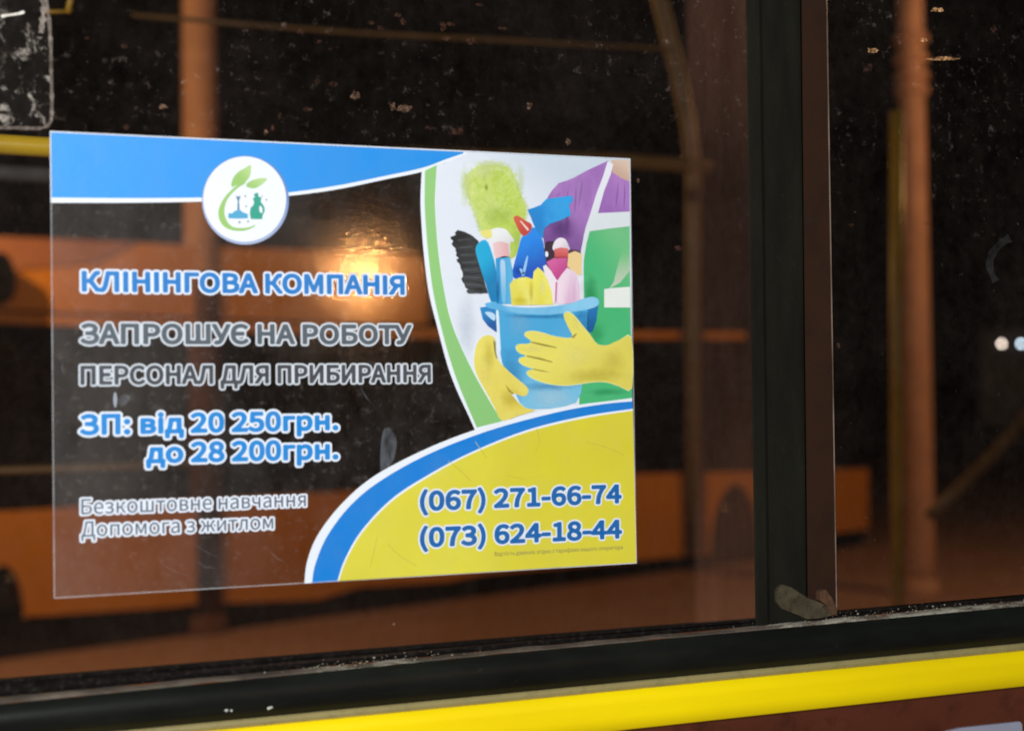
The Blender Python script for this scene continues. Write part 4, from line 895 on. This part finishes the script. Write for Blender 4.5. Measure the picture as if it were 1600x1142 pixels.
M_post = M_paint('post_paint', (190, 150, 135), .6, .3, .25, 6)
M_post_dim = M_paint('dim_post_paint', (104, 70, 56), .7, .2, .3, 6)  # darker post colour, standing for the weaker light low on the post
def lamp_post(u, v, r, label, collars, dim_h=0):
    b = ground(u, v)
    root = empty('lamp_post', b, label, 'lamp post', 'lamp posts standing on the far pavement')
    tube('shaft', [b + Vector((0, 0, z)) for z in (.0, .25, 2.0, 4.0, 6.0)], [r * 1.02, r, r * .97, r * .9, r * .7], M_post, root)
    tube('base_collar', [b + Vector((0, 0, z)) for z in (0, .02, .10, .12)], [r * 1.35, r * 1.35, r * 1.25, r], M_post_dim if dim_h else M_post, root)
    if dim_h: tube('dim_lower_shaft', [b + Vector((0, 0, z)) for z in (.10, dim_h - .02, dim_h)], [r * 1.06, r * 1.05, r * .99], M_post_dim, root, 'lower part in a darker colour for its dim light')
    for z in collars:
        tube('collar', [b + Vector((0, 0, z + dz)) for dz in (-.035, -.02, .02, .035)], [r, r * 1.22, r * 1.22, r], M_post, root)
    tube('arm', [b + Vector((0, 0, 5.9)), b + Vector((-.3, -.2, 6.1)), b + Vector((-1.1, -.6, 6.15))], .04, M_post, root)
    tube('lamp_head', [b + Vector((-1.0, -.55, 6.12)), b + Vector((-1.2, -.66, 6.16)), b + Vector((-1.6, -.9, 6.14))], [.05, .11, .05], M_post, root)
    return root
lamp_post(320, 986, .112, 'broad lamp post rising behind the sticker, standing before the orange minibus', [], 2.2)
pB = ground(1440, 930)
d_ = (pB - CAM).length
lamp_post(1440, 930, .098, 'slim lamp post seen through the right hand window, with ring collars', [3.50, 3.60, 3.72, 3.86])

# orange minibus: its side is a vertical plane through two ground points
G0 = ground(30, 1028); GD = (ground(1355, 852) - G0); GD.z = 0; GD.normalize(); GN = Vector((GD.y, -GD.x, 0))   # GN towards us
def side(u, v, off=0.0):
    d = ray(u, v); P0 = G0 + GN * off
    t = (P0 - CAM).dot(GN) / d.dot(GN)
    return CAM + d * t
VAN = empty('minibus', G0 + GD * 2 - GN * .9, 'blurred orange minibus parked side-on behind the dark window', 'minibus')
M_or = M_paint('orange_body', (228, 154, 60), .4, .5, .2, 1.5)
M_dk = M_paint('dark_glazing', (22, 20, 20), .15, .5, .2, 2)
M_ty = M_paint('tyre', (20, 19, 18), .8, .2, .2, 10)
M_pit = M_paint('undershade_black', (9, 9, 9), .8, .1, .2, 10)
def vslab(name, pts, off, thick, mat, label=None):
    P = [side(u, v, off) for u, v in pts]; n = len(P)
    B_ = [p - GN * thick for p in P]
    t2 = geometry.tessellate_polygon([[Vector(((p - G0).dot(GD), p.z, 0)) for p in P]])
    fc = [tuple(t) for t in t2] + [tuple(n + i for i in t[::-1]) for t in t2]
    for i in range(n):
        j = (i + 1) % n; fc.append((i, j, n + j, n + i))
    return mesh(name, P + B_, fc, mat, VAN, label)
arch = lambda cx, cy, rx, ry: [(cx - rx * math.cos(t), cy - ry * math.sin(t)) for t in [math.pi * i / 12 for i in range(13)]]
body = [(-420, 828), (0, 800), (480, 772), (985, 741), (1357, 732), (1357, 826), (1310, 832), (1200, 852)] + arch(1150, 868, 40, 112)[::-1] + [(1100, 866), (760, 896), (700, 908), (560, 917), (500, 936), (300, 944), (270, 948), (60, 962), (42, 962)] + arch(5, 968, 34, 86)[::-1] + [(-30, 972), (-420, 1000)]
vslab('body', body, 0, 1.85, M_or)
vslab('window_band', [(-420, 520), (0, 508), (640, 520), (1330, 540), (1345, 736), (985, 745), (480, 776), (0, 804), (-420, 830)], -.04, 1.75, M_dk, 'dark band of side windows')
vslab('roof_panel', [(-420, 402), (0, 424), (150, 412), (215, 379), (300, 384), (655, 398), (668, 420), (668, 506), (640, 508), (0, 484), (-420, 470)], .0, 1.8, M_or)
vslab('roof_panel', [(-420, 352), (0, 370), (213, 378.5), (148, 411), (0, 423), (-420, 401)], .01, 1.8, M_paint('primer_panel', (190, 132, 108), .6, .3, .2, 3), 'duller primer coloured upper panel')
vslab('side_mirror', catmull([(-30, 400), (8, 396), (22, 420), (24, 455), (10, 474), (-20, 476), (-36, 440)], 4), .16, .07, M_dk)
vslab('roof_trim', [(-420, 484), (0, 490), (640, 513), (1165, 519), (1165, 530), (640, 528), (0, 504), (-420, 496)], .015, .06, M_or)
vslab('undershade', [(-420, 985), (60, 952), (500, 926), (1000, 868), (1350, 824), (1350, 848), (1000, 898), (700, 942), (400, 992), (0, 1030), (-420, 1075)], -.015, 1.6, M_pit, 'black underside slab standing for the shade down to the ground')  # black slab down to the ground stands for the shade under the minibus
for (u, v, r) in ((8, 985, .40), (1150, 872, .40)):
    c = side(u, v, 0); c.z = r
    tube('wheel', [c - GN * .30, c - GN * .12, c - GN * .04], r, M_ty, VAN, None, 28)
    tube('wheel_hub', [c - GN * .06, c - GN * .02], r * .45, M_dk, VAN, None, 20)

# far car with its headlights lit
cpos = CAM + ray(1579, 537) * 40; cpos.z = 0
CAR = empty('car', cpos, 'distant dark car with two lit white headlights at the right edge', 'car')
dv = (cpos - CAM); dv.z = 0; dv.normalize(); rt = Vector((dv.y, -dv.x, 0))
M_car = M_paint('dark_car_paint', (30, 30, 33), .3, .5, .1, 3)
def cbox(name, x0, x1, y0, y1, z0, z1, mat, tap=0.0):
    P = []
    for z, k in ((z0, 0), (z1, tap)):
        for x, y in ((x0 + k, y0 + k), (x1 - k, y0 + k), (x1 - k, y1 - k), (x0 + k, y1 - k)):
            P.append(cpos + rt * x + dv * y + Vector((0, 0, z)))
    return mesh(name, P, [(3, 2, 1, 0), (4, 5, 6, 7), (0, 1, 5, 4), (1, 2, 6, 5), (2, 3, 7, 6), (3, 0, 4, 7)], mat, CAR)
zc = (CAM + ray(1579, 537) * 40).z
cbox('body', -.85, .85, 0, 4.2, .25, zc + .45, M_car, .06)
cbox('cabin', -.75, .75, 1.1, 3.7, zc + .451, zc + 1.05, M_dk, .22)
for sx in (-.75, .75):
    for yy in (.8, 3.3):
        c = cpos + rt * sx + dv * yy + Vector((0, 0, .31))
        tube('wheel', [c - rt * .1, c + rt * .1], .31, M_ty, CAR, None, 18)
for u, colr, e in ((1565, (1, .86, .74, 1), 16), (1596, (.66, .84, 1, 1), 16)):
    p = CAM + ray(u, 537) * 39.9
    q = N('headlight_glow'); M_hl = q.done(q.pbsdf((.8, .8, .8, 1), .3, emit=colr, estr=e))
    s = (p - cpos).dot(rt)
    c = cpos + rt * s + Vector((0, 0, p.z))
    tube('headlight', [c - dv * .12, c - dv * .06, c + dv * .02], [.034, .042, .042], M_hl, CAR, None, 16)
